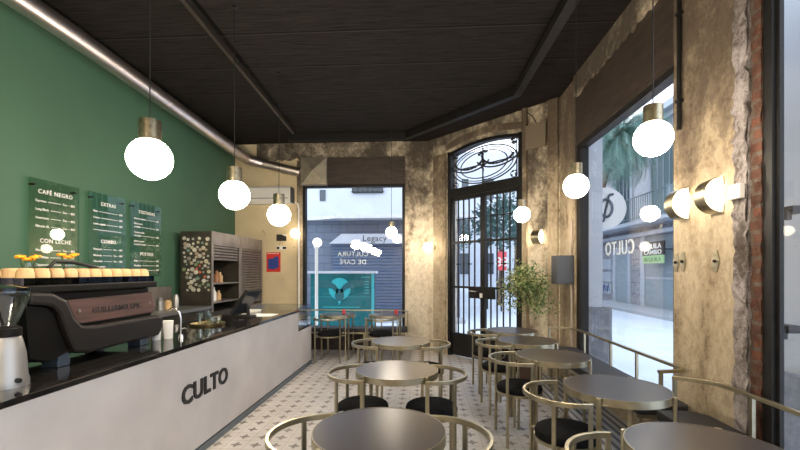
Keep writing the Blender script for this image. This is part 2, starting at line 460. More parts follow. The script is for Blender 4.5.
# corner column, beam over the back window and its sill
w = MB(); w.box(wx1, .10, YB, YB+.25, 0, HC); w.box(wx0, wx1, YB, YB+.25, 3.66, HC); w.box(wx0, wx1, YB, YB+.25, 0, .34)
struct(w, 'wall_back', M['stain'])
# ragged plaster lip above the back window
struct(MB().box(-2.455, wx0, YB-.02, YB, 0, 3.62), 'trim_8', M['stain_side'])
lip = MB(); xs = [wx0-.9+.06*k for k in range(48)]
lipy = [3.64+random.uniform(-.03, .05) for _ in xs]
lip.prism([(xs[0], HC)] + [(a, b) for a, b in zip(xs, lipy)] + [(xs[-1], HC)], YB-.025, YB, 'y')
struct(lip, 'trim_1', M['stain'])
# chamfered wall with the door opening, in its own frame (u along, n outward)
P0 = Vector((.06, 7.75, 0)); DU = Vector((1,-1,0)).normalized(); DN = Vector((1,1,0)).normalized()
CH = Matrix(((DU.x, DN.x, 0, P0.x), (DU.y, DN.y, 0, P0.y), (0, 0, 1, 0), (0, 0, 0, 1)))
LEN = 2.602; d0, d1 = .495, 1.995
w = MB(CH); w.box(0, d0, 0, .25, 0, HC); w.box(d1, LEN+.1, 0, .25, 0, HC)
arc = [(d0+(d1-d0)*k/16, 3.60+.09*math.sin(PI*k/16)) for k in range(17)]
w.prism([(d0, HC)] + arc + [(d1, HC)], 0, .25, 'y')
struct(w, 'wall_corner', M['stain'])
# slightly proud plaster pilasters beside the door
w = MB(CH); w.box(.16, d0-.03, -.03, 0, 0, 3.62); w.box(d1+.03, d1+.10, -.04, 0, 0, HC); w.box(LEN-.17, LEN-.02, -.03, 0, 0, HC)
arc2 = [(d0-.03+(d1-d0+.06)*k/16, 3.66+.10*math.sin(PI*k/16)) for k in range(17)]
w.prism(arc2 + [(a, b+.10) for a, b in arc2[::-1]], -.03, 0, 'y')
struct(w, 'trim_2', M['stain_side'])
# right wall
w = MB(); w.box(XR, XR+.12, 5.33, 5.92, 0, HC); w.box(XR, XR+.3, YF, 5.33, 3.74, HC); w.box(XR+.1, XR+.3, YF, 5.33, 0, .34)
w.box(XR, XR+.11, 2.636, 3.26, .34, 3.75)
w.box(XR, XR+.1, 2.636, 3.26, 0, .34)
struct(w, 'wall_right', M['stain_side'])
struct(rough_slab(XR-.012, XR+.10, 2.53, 2.636, 0, 3.74, .045, .012), 'wall_right', M['stone'])
struct(rough_slab(XR+.01, XR+.09, 2.455, 2.53, 0, 3.74, .04, .006), 'wall_right', M['brick'])
lip = MB(); ys = [YF+.06*k for k in range(131)]; lz = [3.70+random.uniform(-.035, .03) for _ in ys]
lip.prism([(ys[0], HC)] + list(zip(ys, lz)) + [(ys[-1], HC)], XR-.03, XR, 'x')
struct(lip, 'trim_3', M['stain'])
# black steel perimeter beam under the ceiling and the inner channel
bp = [(-2.45, 7.2, 3.86), (-.33, 7.2, 3.86), (1.22, 5.50, 3.86), (1.27, 3.6, 3.86), (1.27, YF+.05, 3.86)]
struct(MB().strap(bp, .10, .09).strap([(x, y, z+.067) for x, y, z in bp], .05, .045), 'trim_4', M['blackmetal'])
# window boards (dark) above the windows
struct(MB().box(-1.93, wx1, YB-.05, YB-.005, 3.15, 3.66), 'trim_5', M['blackwood'])
struct(MB().box(XR+.0, XR+.06, 3.26, 5.30, 3.09, 3.72).box(XR+.0, XR+.06, YF+.02, 2.43, 3.35, 3.72), 'trim_6', M['blackwood'])

# ---- windows
def window(name, box_fn, pane_mb, extra=None):
    r = sthing(name)
    box_fn().build('window_frame', M['blackmetal'], r)
    pane_mb.build('window_pane', M['pane'], r)
    return r
wf = lambda: MB().box(wx0, wx0+.055, YB-.02, YB+.10, .34, 3.66).box(wx1-.05, wx1, YB-.02, YB+.10, .34, 3.66).box(wx0+.055, wx1-.05, YB-.02, YB+.10, 3.10, 3.16).box(wx0+.055, wx1-.05, YB-.02, YB+.10, .34, .40)
w1 = window('window_1', wf, MB().box(wx0+.05, wx1-.05, YB+.04, YB+.048, .39, 3.12))
wf = lambda: MB().box(XR+.02, XR+.12, 5.20, 5.33, .34, 3.74).box(XR+.02, XR+.12, 3.26, 3.30, .34, 3.09).box(XR+.02, XR+.12, 3.30, 5.20, 3.03, 3.09).box(XR+.02, XR+.12, 3.30, 5.20, .34, .40)
w2 = window('window_2', wf, MB().box(XR+.07, XR+.078, 3.29, 5.21, .39, 3.05))
wf = lambda: MB().box(XR+.02, XR+.085, 2.395, 2.455, .34, 3.74).box(XR+.045, XR+.06, 2.375, 2.395, .34, 3.74).box(XR+.03, XR+.08, YF, 2.375, 3.30, 3.36).box(XR+.03, XR+.08, YF, 2.375, .34, .40).box(XR+.03, XR+.08, .02, .08, .4, 3.3)
w3 = window('window_3', wf, MB().box(XR+.05, XR+.056, YF, 2.38, .39, 3.32))
# lettering on the back window, read from the street
for t, py in (('CULTURA', 256.2), ('DE CAFÉ', 264.2)):
    c = at(353, py, y=YB+.052)
    text_mb(t, .125, c, (-1,0,0), (0,0,1), .002, .012, 1.1, 'CENTER').build('window_lettering', M['white'], w1)
c0 = at(632, 250, x=XR+.09)
text_mb('CULTO', .20, (XR+.082, 4.02, 1.67), (0,1,0), (0,0,1), .004, .012, 1.1, fit=.62).build('window_lettering', M['white'], w2)

# ---- the double door
door = sthing('door_1')
fr = MB(CH); fr.box(d0, d0+.06, -.01, .12, 0, 3.62); fr.box(d1-.06, d1, -.01, .12, 0, 3.62); fr.box(d0+.06, d1-.06, -.01, .12, 2.80, 2.95)
fr.prism(arc + [(a, b-.05) for a, b in arc[::-1]], -.01, .12, 'y')
fr.build('door_frame', M['blackmetal'], door)
tr = MB(CH).box(d0+.05, d1-.05, .055, .062, 2.94, 3.60); tr.build('transom_pane', M['pane'], door)
mid = (d0+d1)/2
# wrought iron of the fanlight
ir = MB(CH); cz = 3.275; hw = (d1-d0)/2-.07
def ell(rx, rz, cx=mid, z=cz, a0=0, a1=2*PI, r=.012, n=40):
    ir.tube([(cx+rx*math.cos(a0+(a1-a0)*k/n), .03, z+rz*math.sin(a0+(a1-a0)*k/n)) for k in range(n+1)], r, 6)
ell(hw*.96, .30); ell(hw*.70, .22, r=.010); ell(hw*.86, .265, r=.008)
ell(.42, .20, mid-.28, cz+.12, PI*1.05, PI*1.9, .014, 16); ell(.42, .20, mid+.28, cz+.12, PI*1.1, PI*1.95, .014, 16)
for sg in (-1, 1):
    for k in range(26):
        a = PI*(1.08+.8*k/25); x = mid+sg*.30+.30*math.cos(a); z = cz+.12+.15*math.sin(a)
        ir.ball((x, .03, z), random.uniform(.014, .024), 6)
for k in range(10): ir.ball((mid+random.uniform(-.02, .02), .03, cz+.14-.028*k), .026-.0015*k, 6)
for k in range(14): ir.ball((mid+random.uniform(-.09, .09), .03, cz+.19+random.uniform(-.03, .03)), .02, 6)
ir.box(mid-.008, mid+.008, .02, .04, 2.95, 3.55)
ir.box(d0+.06, d1-.06, .022, .038, cz-.008, cz+.008)
for sx in (-1, 1):
    for sz in (-1, 1):
        cx, cc = mid+sx*hw*.90, cz+sz*.26
        for k in range(9): ir.ball((cx+random.uniform(-.06, .03)*sx, .03, cc+random.uniform(-.05, .03)*sz), .016, 6)
        ell(.06, .05, cx-sx*.02, cc, r=.007, n=14)
ir.box(d0+.10, d0+.112, .02, .04, 2.95, 3.60); ir.box(d1-.112, d1-.10, .02, .04, 2.95, 3.60)
ir.build('fanlight_ironwork', M['irongrey'], door)
for side in (0, 1):
    a0, a1 = (d0+.06, mid) if side == 0 else (mid, d1-.06)
    lf = MB(CH); lf.box(a0, a0+.05, .01, .07, .02, 2.80); lf.box(a1-.04, a1, .01, .07, .02, 2.80)
    lf.box(a0, a1, .01, .07, 2.74, 2.80); lf.box(a0, a1, .01, .07, .02, .41)
    leaf = lf.build('door_leaf', M['blackmetal'], door)
    MB(CH).box(a0+.05, a1-.04, .045, .05, .41, 2.74).build('door_pane', M['pane'], leaf)
    for z in (1.22, 2.0): MB(CH).box(a0+.05, a1-.04, .0, .04, z-.018, z+.018).build('rail', M['blackmetal'], leaf)
    for k in range(4):
        x = a0+.05+(a1-a0-.09)*(k+1)/5
        MB(CH).box(x-.008, x+.008, .005, .03, .41, 2.74).build('bar', M['blackmetal'], leaf)
        for z in ((2.40,) if k % 2 else (1.62, 2.40)):
            MB(CH).box(x-.05, x+.05, .012, .03, z-.010, z+.010).build('bar_stay', M['blackmetal'], leaf)
lk = MB(CH).box(mid-.24, mid+.27, -.02, .01, 1.04, 1.24).build('lock_plate', M['blackmetal'], door, bevel=.004)
MB(CH).tube([(mid-.08, -.02, 1.16), (mid-.08, -.07, 1.16), (mid-.22, -.07, 1.16)], .010, 8).build('door_handle', M['silver'], lk)
MB(CH).box(mid-.02, mid+.03, -.035, -.02, 1.06, 1.13).build('cylinder_lock', M['whiteplastic'], lk)

# ------------------------------------------------------------------ counter
ct = thing('service_counter', 'long pale concrete service counter with polished black top along the green wall', 'counter', (-2.25, 3.5, 0))
CX0, CX1 = -2.62, -1.84
MB().box(CX0, CX1, YF+.1, 5.86, .07, .90).box(CX0, CX1, 5.86, 6.55, .07, .62).build('counter_body', M['concrete'], ct)
MB().box(CX0+.03, CX1-.02, YF+.1, 6.53, 0, .07).build('kick_plate', M['skirt'], ct)
MB().box(CX1-.02, CX1+.004, YF+.1, 6.55, 0, .055).build('skirting', M['skirt'], ct)
MB().box(CX0-.02, CX1+.012, YF+.1, 5.87, .90, .932).build('countertop', M['blackstone'], ct, bevel=.004)
MB().box(CX0, CX1+.004, 5.875, 6.56, .62, .645).build('low_countertop', M['blackstone'], ct)
text_mb('CULTO', .20, (CX1+.001, 2.99, .475), (0,1,0), (0,0,1), .010, .028, 1.05, fit=.72).build('lettering', M['black'], ct)
gb = MB()
for a in ((CX1-.008, CX1-.002, 5.89, 6.54), (CX0+.02, CX0+.026, 5.89, 6.54)): gb.box(*a, .647, .97)
gb.box(CX0+.03, CX1-.01, 6.53, 6.536, .647, .97)
tag(gb.build('glass_display_guard', M['clear']), 'clear glass guard around the lower far end of the counter', 'glass guard')

# back counter under the menus
bc = thing('back_counter', 'dark back counter with steel edge under the menu boards', 'counter', (-3.4, 3.6, 0))
MB().box(XL+.01, -3.10, .2, 5.72, 0, .96).build('counter_body', M['cabside'], bc)
MB().box(XL+.01, -3.06, .2, 5.72, .96, 1.0).build('countertop', M['silver'], bc)
tag(MB().box(XL+.003, XL+.02, 4.9, 5.72, 1.001, 1.28).build('splash_panel', M['cabinet']), 'grey steel splash panel on the green wall behind the jars', 'panel')
# jars on it
for k, (y, h, r) in enumerate(((5.0, .16, .045), (5.15, .12, .05), (5.33, .18, .04))):
    tag(MB().lathe([(0, 0), (r, 0), (r, h*.8), (r*.7, h*.9), (r*.7, h), (0, h)], (-3.35, y, 1.0), 14).build('jar', M['silver' if k != 1 else 'cup'], smooth=True),
        ['slim steel jar nearest the coffee machine on the back counter', 'short tan jar between two steel jars on the back counter', 'tall steel jar beside the stickered cabinet'][k], 'jar')

# ------------------------------------------------------------------ menu boards
def board(y0, y1, z0, z1, label, lines, name='menu_board'):
    t = thing(name, label, 'menu board', (XL+.03, (y0+y1)/2, z0), group='acrylic menu boards on the green wall')
    X = XL+.045
    MB().box(X, X+.006, y0, y1, z0, z1).build('acrylic_sheet', M['board'], t)
    for y in (y0+.05, y1-.05):
        for z in (z0+.06, z1-.06):
            MB().cyl((XL+.003, y, z), (X+.012, y, z), .011, n=12).build('standoff', M['blackmetal'], t)
    for kind, txt, z in lines:
        if kind == 'H':
            text_mb(txt, .056, (X+.008, (y0+y1)/2, z), (0,1,0), (0,0,1), .002, .012, 1.15, 'CENTER').build('menu_heading', M['white'], t)
        else:
            n = MB()
            a = text_mb(txt, .031, (X+.008, y0+.06, z), (0,1,0), (0,0,1), .002, .01)
            ln = max([v.y for v in a.v] or [y0+.04]); n.add(a.v, a.f)
            p = text_mb({'p': '$50', 'q': '7oz — $65', 'w': '', 'n': ''}[kind], .031, (X+.008, y1-.06, z), (0,1,0), (0,0,1), .002, .01, 1, 'RIGHT')
            st = y1-.06
            if p.v: n.add(p.v, p.f); st = min(v.y for v in p.v)
            if kind != 'w' and ln+.02 < st-.02: n.box(X+.008, X+.009, ln+.02, st-.02, z+.006, z+.011)
            n.build('menu_line', M['white'], t)
    return t
board(3.55, 4.10, 1.43, 2.37, 'large clear menu board headed CAFÉ NEGRO nearest the coffee machine',
      [('H', 'CAFÉ NEGRO', 2.235), ('q', 'Espresso', 2.155), ('q', 'Long Black', 2.075), ('q', 'Americano', 1.995), ('q', 'Filtrado XL', 1.915),
       ('H', 'CON LECHE', 1.77), ('q', 'Macchiato', 1.69), ('q', 'Flat White', 1.62), ('q', 'Cappuccino', 1.55), ('q', 'Latte', 1.48)])
board(4.22, 4.77, 1.43, 2.37, 'clear menu board headed EXTRAS between two other boards',
      [('H', 'EXTRAS', 2.235), ('p', 'Shot', 2.155), ('p', 'Crema', 2.085), ('p', 'Leche vegetal', 2.015), ('n', ' ', 1.95),
       ('H', 'COMBO', 1.815), ('q', 'Desayuno', 1.735), ('q', 'Merienda', 1.665), ('q', 'Chocolate', 1.60), ('w', 'Yogur casero', 1.54), ('p', 'frutas y granola', 1.50)])
board(4.85, 5.44, 1.43, 2.37, 'clear menu board headed TOSTADAS nearest the stickered cabinet',
      [('H', 'TOSTADAS', 2.235), ('p', 'Queso y manteca', 2.155), ('w', 'Palta, huevo', 2.09), ('p', 'y semillas', 2.05), ('w', 'Tomate y oliva', 1.98), ('p', 'con queso', 1.94),
       ('w', 'Jamón y queso', 1.87), ('p', 'en pan de campo', 1.83), ('H', 'POSTRES', 1.70), ('p', 'Budín', 1.62), ('p', 'Medialuna', 1.56), ('p', 'Alfajor', 1.50)])

# ------------------------------------------------------------------ espresso machine (its back faces the room)
TZ = .932
em = thing('espresso_machine', 'large black espresso machine with walnut back panel on the counter', 'coffee machine', (-2.35, 2.6, TZ))
MB().prism([(2.08, 1.05), (2.14, 1.385), (3.10, 1.385), (3.15, 1.10), (3.12, 1.00), (2.12, .99)], -2.60, -2.17, 'x').build('body', M['machine'], em, bevel=.02)
# bronze L-shaped shell: wide wing at the near end running into the lower lip
MB().prism([(2.07, 1.385), (2.20, 1.375), (2.29, 1.33), (2.345, 1.22), (2.40, 1.165), (2.50, 1.15), (3.12, 1.150), (3.17, 1.12), (3.17, 1.03), (3.12, .99), (2.44, .985), (2.34, 1.01), (2.28, 1.14), (2.24, 1.25), (2.19, 1.30), (2.06, 1.32)], -2.20, -2.10, 'x').build('bezel', M['lip'], em, bevel=.018)
MB().prism([(2.06, 1.315), (2.19, 1.295), (2.235, 1.25), (2.275, 1.14), (2.335, 1.02), (2.2, .98), (2.08, 1.02)], -2.24, -2.125, 'x').build('side_panel', M['machine'], em, bevel=.01)
pn = MB().prism([(2.335, 1.325), (3.10, 1.335), (3.135, 1.20), (3.115, 1.172), (2.44, 1.170), (2.40, 1.185)], -2.17, -2.145, 'x').build('wood_panel', M['wood'], em, bevel=.006)
text_mb('GUILLERMO EPIC', .052, (-2.1448, 2.52, 1.228), (0,1,0), (0,0,1), .0025, .012, 1.1, fit=.46).build('panel_lettering', M['black'], pn)
for y in (2.42, 3.07): MB().cyl((-2.146, y, 1.252), (-2.139, y, 1.252), .010, n=14).build('screw', M['silver'], pn)
MB().box(-2.64, -2.12, 2.06, 3.13, 1.375, 1.42).build('cup_tray', M['machine'], em, bevel=.008)
rl = MB().box(-2.145, -2.139, 2.07, 3.12, 1.42, 1.462).box(-2.63, -2.145, 3.114, 3.12, 1.42, 1.462)
rl.build('tray_rail', M['smoke'], em)
for y in (2.32, 3.02):
    for x in (-2.55, -2.20):
        MB().prism([(y-.04, TZ), (y+.04, TZ), (y+.045, TZ+.03), (y+.03, 1.02), (y-.03, 1.02), (y-.045, TZ+.03)], x-.05, x+.05, 'x').build('foot', M['bluemetal'], em, bevel=.004)
MB().tube([(-2.52, 2.60, 1.40), (-2.52, 2.60, 1.52), (-2.51, 2.64, 1.565), (-2.47, 2.75, 1.56), (-2.42, 2.88, 1.525), (-2.40, 2.93, 1.50)], .012, 10).build('steam_pipe', M['blackmetal'], em, smooth=True)
# cups on the tray
cup0 = None; n = 0
for row, x in enumerate((-2.195, -2.295, -2.395)):
    for k in range(11):
        y = 2.125+.094*k+(.02 if row == 1 else 0)
        if y > 3.075 or (row == 2 and k in (3, 5)): continue
        lab = ('tan cup in the %s row on the coffee machine, ' % ('front', 'middle', 'rear')[row]) + \
              ('nearest the grinder' if k == 0 else 'at the end by the wood cabinet side' if k == 10 else '%s from the grinder end' % ('second','third','fourth','fifth','sixth','seventh','eighth','ninth','tenth')[k-1])
        lab = lab.replace('at the end by the wood cabinet side', 'last at the far end')
        if cup0 is None:
            cup0 = thing('cup', lab, 'cup', (x, y, 1.42), 0, 'cups warming on the coffee machine')
            MB().lathe([(.037, .0), (.041, .002), (.041, .030), (.042, .042)], (0,0,0), 20).build('cup_rim', M['cupdark'], cup0, smooth=True, local=True)
            MB().lathe([(.042, .042), (.040, .070), (.034, .088), (.027, .090), (.026, .096), (.021, .096), (.020, .090), (.001, .090)], (0,0,0), 20).build('cup_body', M['cup'], cup0, smooth=True, local=True)
        else: dup(cup0, (x, y, 1.42), 0, lab)
# jars of orange flowers
for (x, y, s, lab) in ((-2.50, 2.44, 1.0, 'small glass of orange flowers nearer the grinder on the machine top'), (-2.51, 2.74, 1.15, 'small glass of orange flowers beside the black pipe on the machine top')):
    t = thing('flower_glass', lab, 'flowers', (x, y, 1.42))
    MB().lathe([(.001, 0), (.034, 0), (.038, .13*s), (.036, .13*s), (.032, .004), (.001, .004)], (x, y, 1.42), 18).build('glass', M['clear'], t, smooth=True)
    for k in range(6):
        a = k*1.1; px_, py_, pz_ = x+.035*math.cos(a), y+.05*math.sin(a), 1.42+.165*s+.012*math.sin(k*2.3)
        MB().tube([(x, y, 1.43), (px_, py_, pz_)], .0025, 5).build('stem', M['leaf'], t)
        f = MB()
        for q in range(9):
            b = 2*PI*q/9; f.ball((px_+.012*math.cos(b), py_+.014*math.sin(b), pz_+.004*math.sin(q*3)), .010, 8, .7)
        f.build('blossom', M['orange'], t, smooth=True)

# grinder
gx, gy = -2.07, 1.90
gr = thing('coffee_grinder', 'silver coffee grinder with clear bean hopper at the near end of the counter', 'grinder', (gx, gy, TZ))
MB().lathe([(.001, 0), (.094, 0), (.094, .03), (.088, .05), (.082, .16), (.066, .235), (.062, .245), (.001, .245)], (gx, gy, TZ), 32).build('body', M['silver'], gr, smooth=True)
MB().lathe([(.05, .245), (.066, .246), (.066, .285), (.055, .292), (.001, .292)], (gx, gy, TZ), 28).build('collar', M['machine'], gr, smooth=True)
MB().lathe([(.045, .293), (.05, .31), (.095, .43), (.097, .47), (.094, .47), (.092, .432), (.046, .312)], (gx, gy, TZ), 28).build('hopper', M['clear'], gr, smooth=True)
MB().lathe([(.001, .47), (.101, .47), (.101, .485), (.03, .50), (.001, .50)], (gx, gy, TZ), 28).build('hopper_lid', M['smoke'], gr, smooth=True)
MB().cyl((gx+.085, gy-.02, TZ+.035), (gx+.105, gy-.025, TZ+.035), .012, n=12).build('knob', M['blackmetal'], gr)

# white canisters behind the machine
for k, (x, y, h) in enumerate(((-2.22, 3.26, .17), (-2.16, 3.33, .15))):
    tag(MB().lathe([(.001, 0), (.034, 0), (.040, h), (.001, h)], (x, y, TZ), 20).build('paper_cup_stack', M['whiteplastic'], smooth=True),
        ['taller white paper cup stack right behind the coffee machine', 'shorter white paper cup stack beside the tap'][k], 'cup stack')
# tap
tp = at(181, 338, z=TZ)
t = thing('tap', 'slim chrome gooseneck tap on the counter between coffee machine and glass tray', 'tap', tp)
MB().cyl(tp, tp+Vector((0,0,.03)), .022, .018, 16).build('tap_base', M['chrome'], t, smooth=True)
MB().tube([tp+Vector(v) for v in ((0,0,.02), (0,0,.17), (-.01,-.01,.22), (-.035,-.02,.25), (-.065,-.03,.255), (-.09,-.035,.235))], .0065, 10).build('spout', M['chrome'], t, smooth=True)
MB().tube([tp+Vector((0,0,.07)), tp+Vector((.035,0,.085))], .006, 8).build('lever', M['chrome'], t, smooth=True)
# brass tray with glasses
tc = at(208, 324, z=TZ+.01)
t = thing('serving_tray', 'round brass tray holding water glasses on the black countertop', 'tray', (tc.x, tc.y, TZ))
MB().lathe([(.001, .0), (.16, .0), (.172, .022), (.166, .022), (.155, .006), (.001, .006)], (tc.x, tc.y, TZ), 40).build('tray_dish', M['brassdark'], t, smooth=True)
labs = ['tall clear glass at the near left of the brass tray', 'clear glass in the middle of the brass tray', 'tall clear glass at the far side of the brass tray',
        'short clear glass at the right of the brass tray', 'short clear glass at the rear right of the brass tray']
for k, (dx, dy, h) in enumerate(((-.07, -.03, .12), (0, .03, .10), (-.05, .09, .14), (.06, -.02, .07), (.08, .07, .07))):
    r = .030
    tag(MB().lathe([(.001, .0), (r*.85, 0), (r, h), (r*.94, h), (r*.78, .006), (.001, .006)], (tc.x+dx, tc.y+dy, TZ+.0062), 20).build('drinking_glass', M['glassware'], smooth=True),
        labs[k], 'glass', 'glasses on the brass tray')
# point of sale
pp = at(246, 317, z=TZ)
t = thing('point_of_sale_terminal', 'black tilted till screen on its stand on the counter before the cabinets', 'till', (pp.x, pp.y, TZ))
MB().box(pp.x-.10, pp.x+.10, pp.y-.09, pp.y+.09, TZ, TZ+.02).build('base', M['blackmetal'], t, bevel=.006)
MB().tube([(pp.x+.03, pp.y, TZ+.02), (pp.x+.02, pp.y, TZ+.14)], .022, 12).build('stand', M['blackmetal'], t)
ax = Vector((.48, .10, .72)).normalized(); ay = Vector((.42, 1, 0)).normalized(); az = ax.cross(ay)
sc = MB().obox((pp.x, pp.y, TZ+.19), ax, ay, az, .17, .12, .022).build('screen_housing', M['blackmetal'], t, bevel=.006)
MB().obox(Vector((pp.x, pp.y, TZ+.19))-az*.024, ax, ay, az, .15, .105, .002).build('screen_glass', M['screen'], sc)
MB().obox(Vector((pp.x, pp.y, TZ+.19))+az*.028+ax*.08, ax, ay, az, .06, .07, .006).build('rear_cover', M['greyplastic'], sc)
q = at(263, 315.5, z=TZ)
tag(MB().box(q.x-.16, q.x+.14, q.y-.12, q.y+.16, TZ, TZ+.006).build('paper_sheets', M['paper']), 'white sheets of paper lying on the counter beside the till', 'paper')
q = at(268, 311, z=TZ)
tag(MB().box(-2.5, -2.3, 5.45, 5.65, TZ, TZ+.03).build('napkin_box', M['whiteplastic'], bevel=.005), 'low white box on the far end of the counter', 'box')

# ------------------------------------------------------------------ steel cabinets
for idx, (y0, y1) in enumerate(((5.78, 6.70), (6.705, 7.62))):
    x0, x1, zt = -3.565, -3.10, 2.08
    t = thing('steel_cabinet', ['tall steel cabinet with stickered dark side and half-open roller shutter', 'tall steel cabinet with closed ribbed roller shutter against the cream wall'][idx], 'cabinet', ((x0+x1)/2, (y0+y1)/2, 0))
    b = MB().box(x0, x1-.0, y0, y0+.02, 0, zt).box(x0, x1, y1-.02, y1, 0, zt).box(x0, x0+.02, y0+.02, y1-.02, 0, zt).box(x0+.02, x1, y0+.02, y1-.02, zt-.02, zt).box(x0+.02, x1, y0+.02, y1-.02, 0, .9)
    b.build('cabinet_body', M['cabside'] if idx == 0 else M['cabinet'], t)
    fm = MB().box(x1, x1+.012, y0, y0+.045, .9, zt).box(x1, x1+.012, y1-.045, y1, .9, zt).box(x1, x1+.012, y0+.045, y1-.045, zt-.20, zt)
    fm.build('front_frame', M['cabinet'], t, bevel=.003)
    zb = 1.62 if idx == 0 else .92
    sh = MB(); z = zt-.20
    while z-.045 > zb:
        sh.prism([(x1-.03, z), (x1-.006, z-.010), (x1-.006, z-.032), (x1-.03, z-.042)], y0+.05, y1-.05, 'y')
        z -= .045
    sh.build('roller_shutter', M['cabinet'], t)
    if idx == 0:
        for z in (1.02, 1.30): MB().box(x0+.02, x1-.01, y0+.02, y1-.02, z, z+.02).build('shelf', M['cabinet'], t)
        MB().box(x0+.021, x0+.026, y0+.021, y1-.021, .95, 2.05).build('back_lining', M['cabin'], t)
        # stickers on the side facing the room entrance
        cols = [(.5,.48,.4),(.45,.43,.38),(.5,.12,.06),(.45,.42,.3),(.18,.26,.12),(.38,.38,.34),(.36,.28,.2),(.5,.5,.46),(.22,.22,.18),(.42,.34,.24),(.16,.26,.2),(.55,.52,.45),(.3,.28,.24)]
        sm = [simple('sticker_print', c, .5, noise=.35, nscale=60) for c in cols]
        pts = []
        for _ in range(900):
            if len(pts) >= 72: break
            fx = random.random(); z = random.uniform(1.22, 1.98)
            xx = x0+.04+(x1-x0-.07)*fx
            if z < 1.45 and fx < .15: continue
            if all((xx-a)**2+(z-b)**2 > .0023 for a, b in pts): pts.append((xx, z))
        for a, z in pts:
            r = random.uniform(.018, .036); k = random.choice((4, 4, 14, 14, 6)); ph = random.uniform(-.3, .3)+(PI/4 if k == 4 else 0)
            MB().prism([(a+r*math.cos(ph+2*PI*i/k), z+r*random.uniform(.9, 1)*math.sin(ph+2*PI*i/k)) for i in range(k)], y0-.0016, y0, 'y').build('sticker', random.choice(sm), t)
def bottle(x, y, z, h, r, mat, lab, g):
    tag(MB().lathe([(.001, 0), (r, 0), (r, h*.62), (r*.45, h*.78), (r*.45, h), (.001, h)], (x, y, z), 16).build('bottle', mat, smooth=True), lab, 'bottle', g)
G1 = 'bottles in the open steel cabinet'
bottle(-3.22, 5.90, 1.322, .27, .045, M['whiteplastic'], 'tall white bottle on the upper shelf of the open cabinet, nearest its left edge', G1)
bottle(-3.30, 6.02, 1.322, .20, .04, M['whiteplastic'], 'shorter white bottle just behind the tall one on the upper shelf', G1)
bottle(-3.25, 6.22, 1.322, .18, .05, M['tin'], 'brown bottle in the middle of the upper shelf', G1)
bottle(-3.28, 6.38, 1.322, .16, .045, M['cup'], 'tan bottle right of the brown one on the upper shelf', G1)
bottle(-3.20, 5.88, 1.042, .16, .04, M['tin'], 'small brown bottle on the lower shelf of the open cabinet', G1)
bottle(-3.22, 6.00, 1.042, .20, .045, M['paper'], 'cream bottle left of centre on the lower shelf', G1)
bottle(-3.25, 6.13, 1.042, .21, .04, M['paper'], 'cream bottle in the centre of the lower shelf', G1)
bottle(-3.24, 6.26, 1.042, .15, .04, M['cup'], 'low tan bottle right of the cream ones on the lower shelf', G1)

# ------------------------------------------------------------------ back wall fittings
a = at(245, 187, y=YB-.2); b = at(292, 204.5, y=YB-.02)
t = thing('air_conditioner', 'white wall air conditioner on the cream plaster wall', 'air conditioner', ((-3.4+b.x)/2, YB-.1, b.z))
MB().prism([(YB-.002, b.z), (YB-.14, b.z), (YB-.20, b.z+.06), (YB-.20, 3.06), (YB-.17, 3.10), (YB-.002, 3.10)], -3.45, -2.53, 'x').build('housing', M['whiteplastic'], t, bevel=.008)
MB().box(-3.42, -2.56, YB-.206, YB-.20, b.z+.09, b.z+.10).build('vent_slot', M['greyplastic'], t)
MB().box(-2.53, -2.50, YB-.18, YB-.01, b.z+.02, 3.08).build('side_cover', M['greyplastic'], t)
MB().tube([(-2.49, YB-.04, 2.82), (-2.43, YB-.04, 2.78), (-2.41, YB-.04, 2.68), (-2.41, YB-.04, .5)], .018, 10).build('conduit', M['whiteplastic'], t, smooth=True)
def flat(px0, py0, px1, py1, name, mat, label, cat, d=.004):
    a = at(px0, py0, y=YB); b = at(px1, py1, y=YB)
    t = thing(name, label, cat, ((a.x+b.x)/2, YB-.002, b.z))
    MB().box(a.x, b.x, YB-d, YB, b.z, a.z).build('sheet', mat, t)
    return t, a, b
t, a, b = flat(266.5, 252.2, 280.5, 272, 'poster', M['red'], 'red and blue event poster on the cream plaster wall', 'poster')
W, H_ = b.x-a.x, a.z-b.z
MB().prism([(a.x+W*.12, b.z+H_*.16), (a.x+W*.55, b.z+H_*.13), (a.x+W*.88, b.z+H_*.24), (a.x+W*.86, b.z+H_*.76), (a.x+W*.66, b.z+H_*.80), (a.x+W*.48, b.z+H_*.68), (a.x+W*.12, b.z+H_*.66)], YB-.006, YB-.004, 'y').build('printed_shape', M['blueprint'], t)
hd = MB()
for k in range(5): hd.box(a.x+W*(.08+.17*k), a.x+W*(.18+.17*k), YB-.006, YB-.004, b.z+H_*.91, b.z+H_*.96)
hd.build('printed_heading', M['white'], t)
t, a, b = flat(276.5, 234.5, 286.5, 241, 'notice', M['paper'], 'small black and white picture notice on the cream wall above the poster', 'notice')
W, H_ = b.x-a.x, a.z-b.z
MB().prism([(a.x, b.z), (b.x, b.z), (b.x, a.z-.3*H_), (a.x+.7*W, a.z-.15*H_), (a.x+.5*W, a.z), (a.x, a.z)], YB-.006, YB-.004, 'y').build('printed_picture', M['black'], t)
t, a, b = flat(276.5, 246, 286.5, 249.5, 'notice', M['paper'], 'small pale notice strip with two dark marks just above the poster', 'notice')
W, H_ = b.x-a.x, a.z-b.z
MB().box(a.x+.03*W, a.x+.3*W, YB-.006, YB-.004, b.z+.1*H_, a.z-.2*H_).box(a.x+.62*W, a.x+.98*W, YB-.006, YB-.004, b.z+.1*H_, a.z-.2*H_).build('printed_marks', M['black'], t)

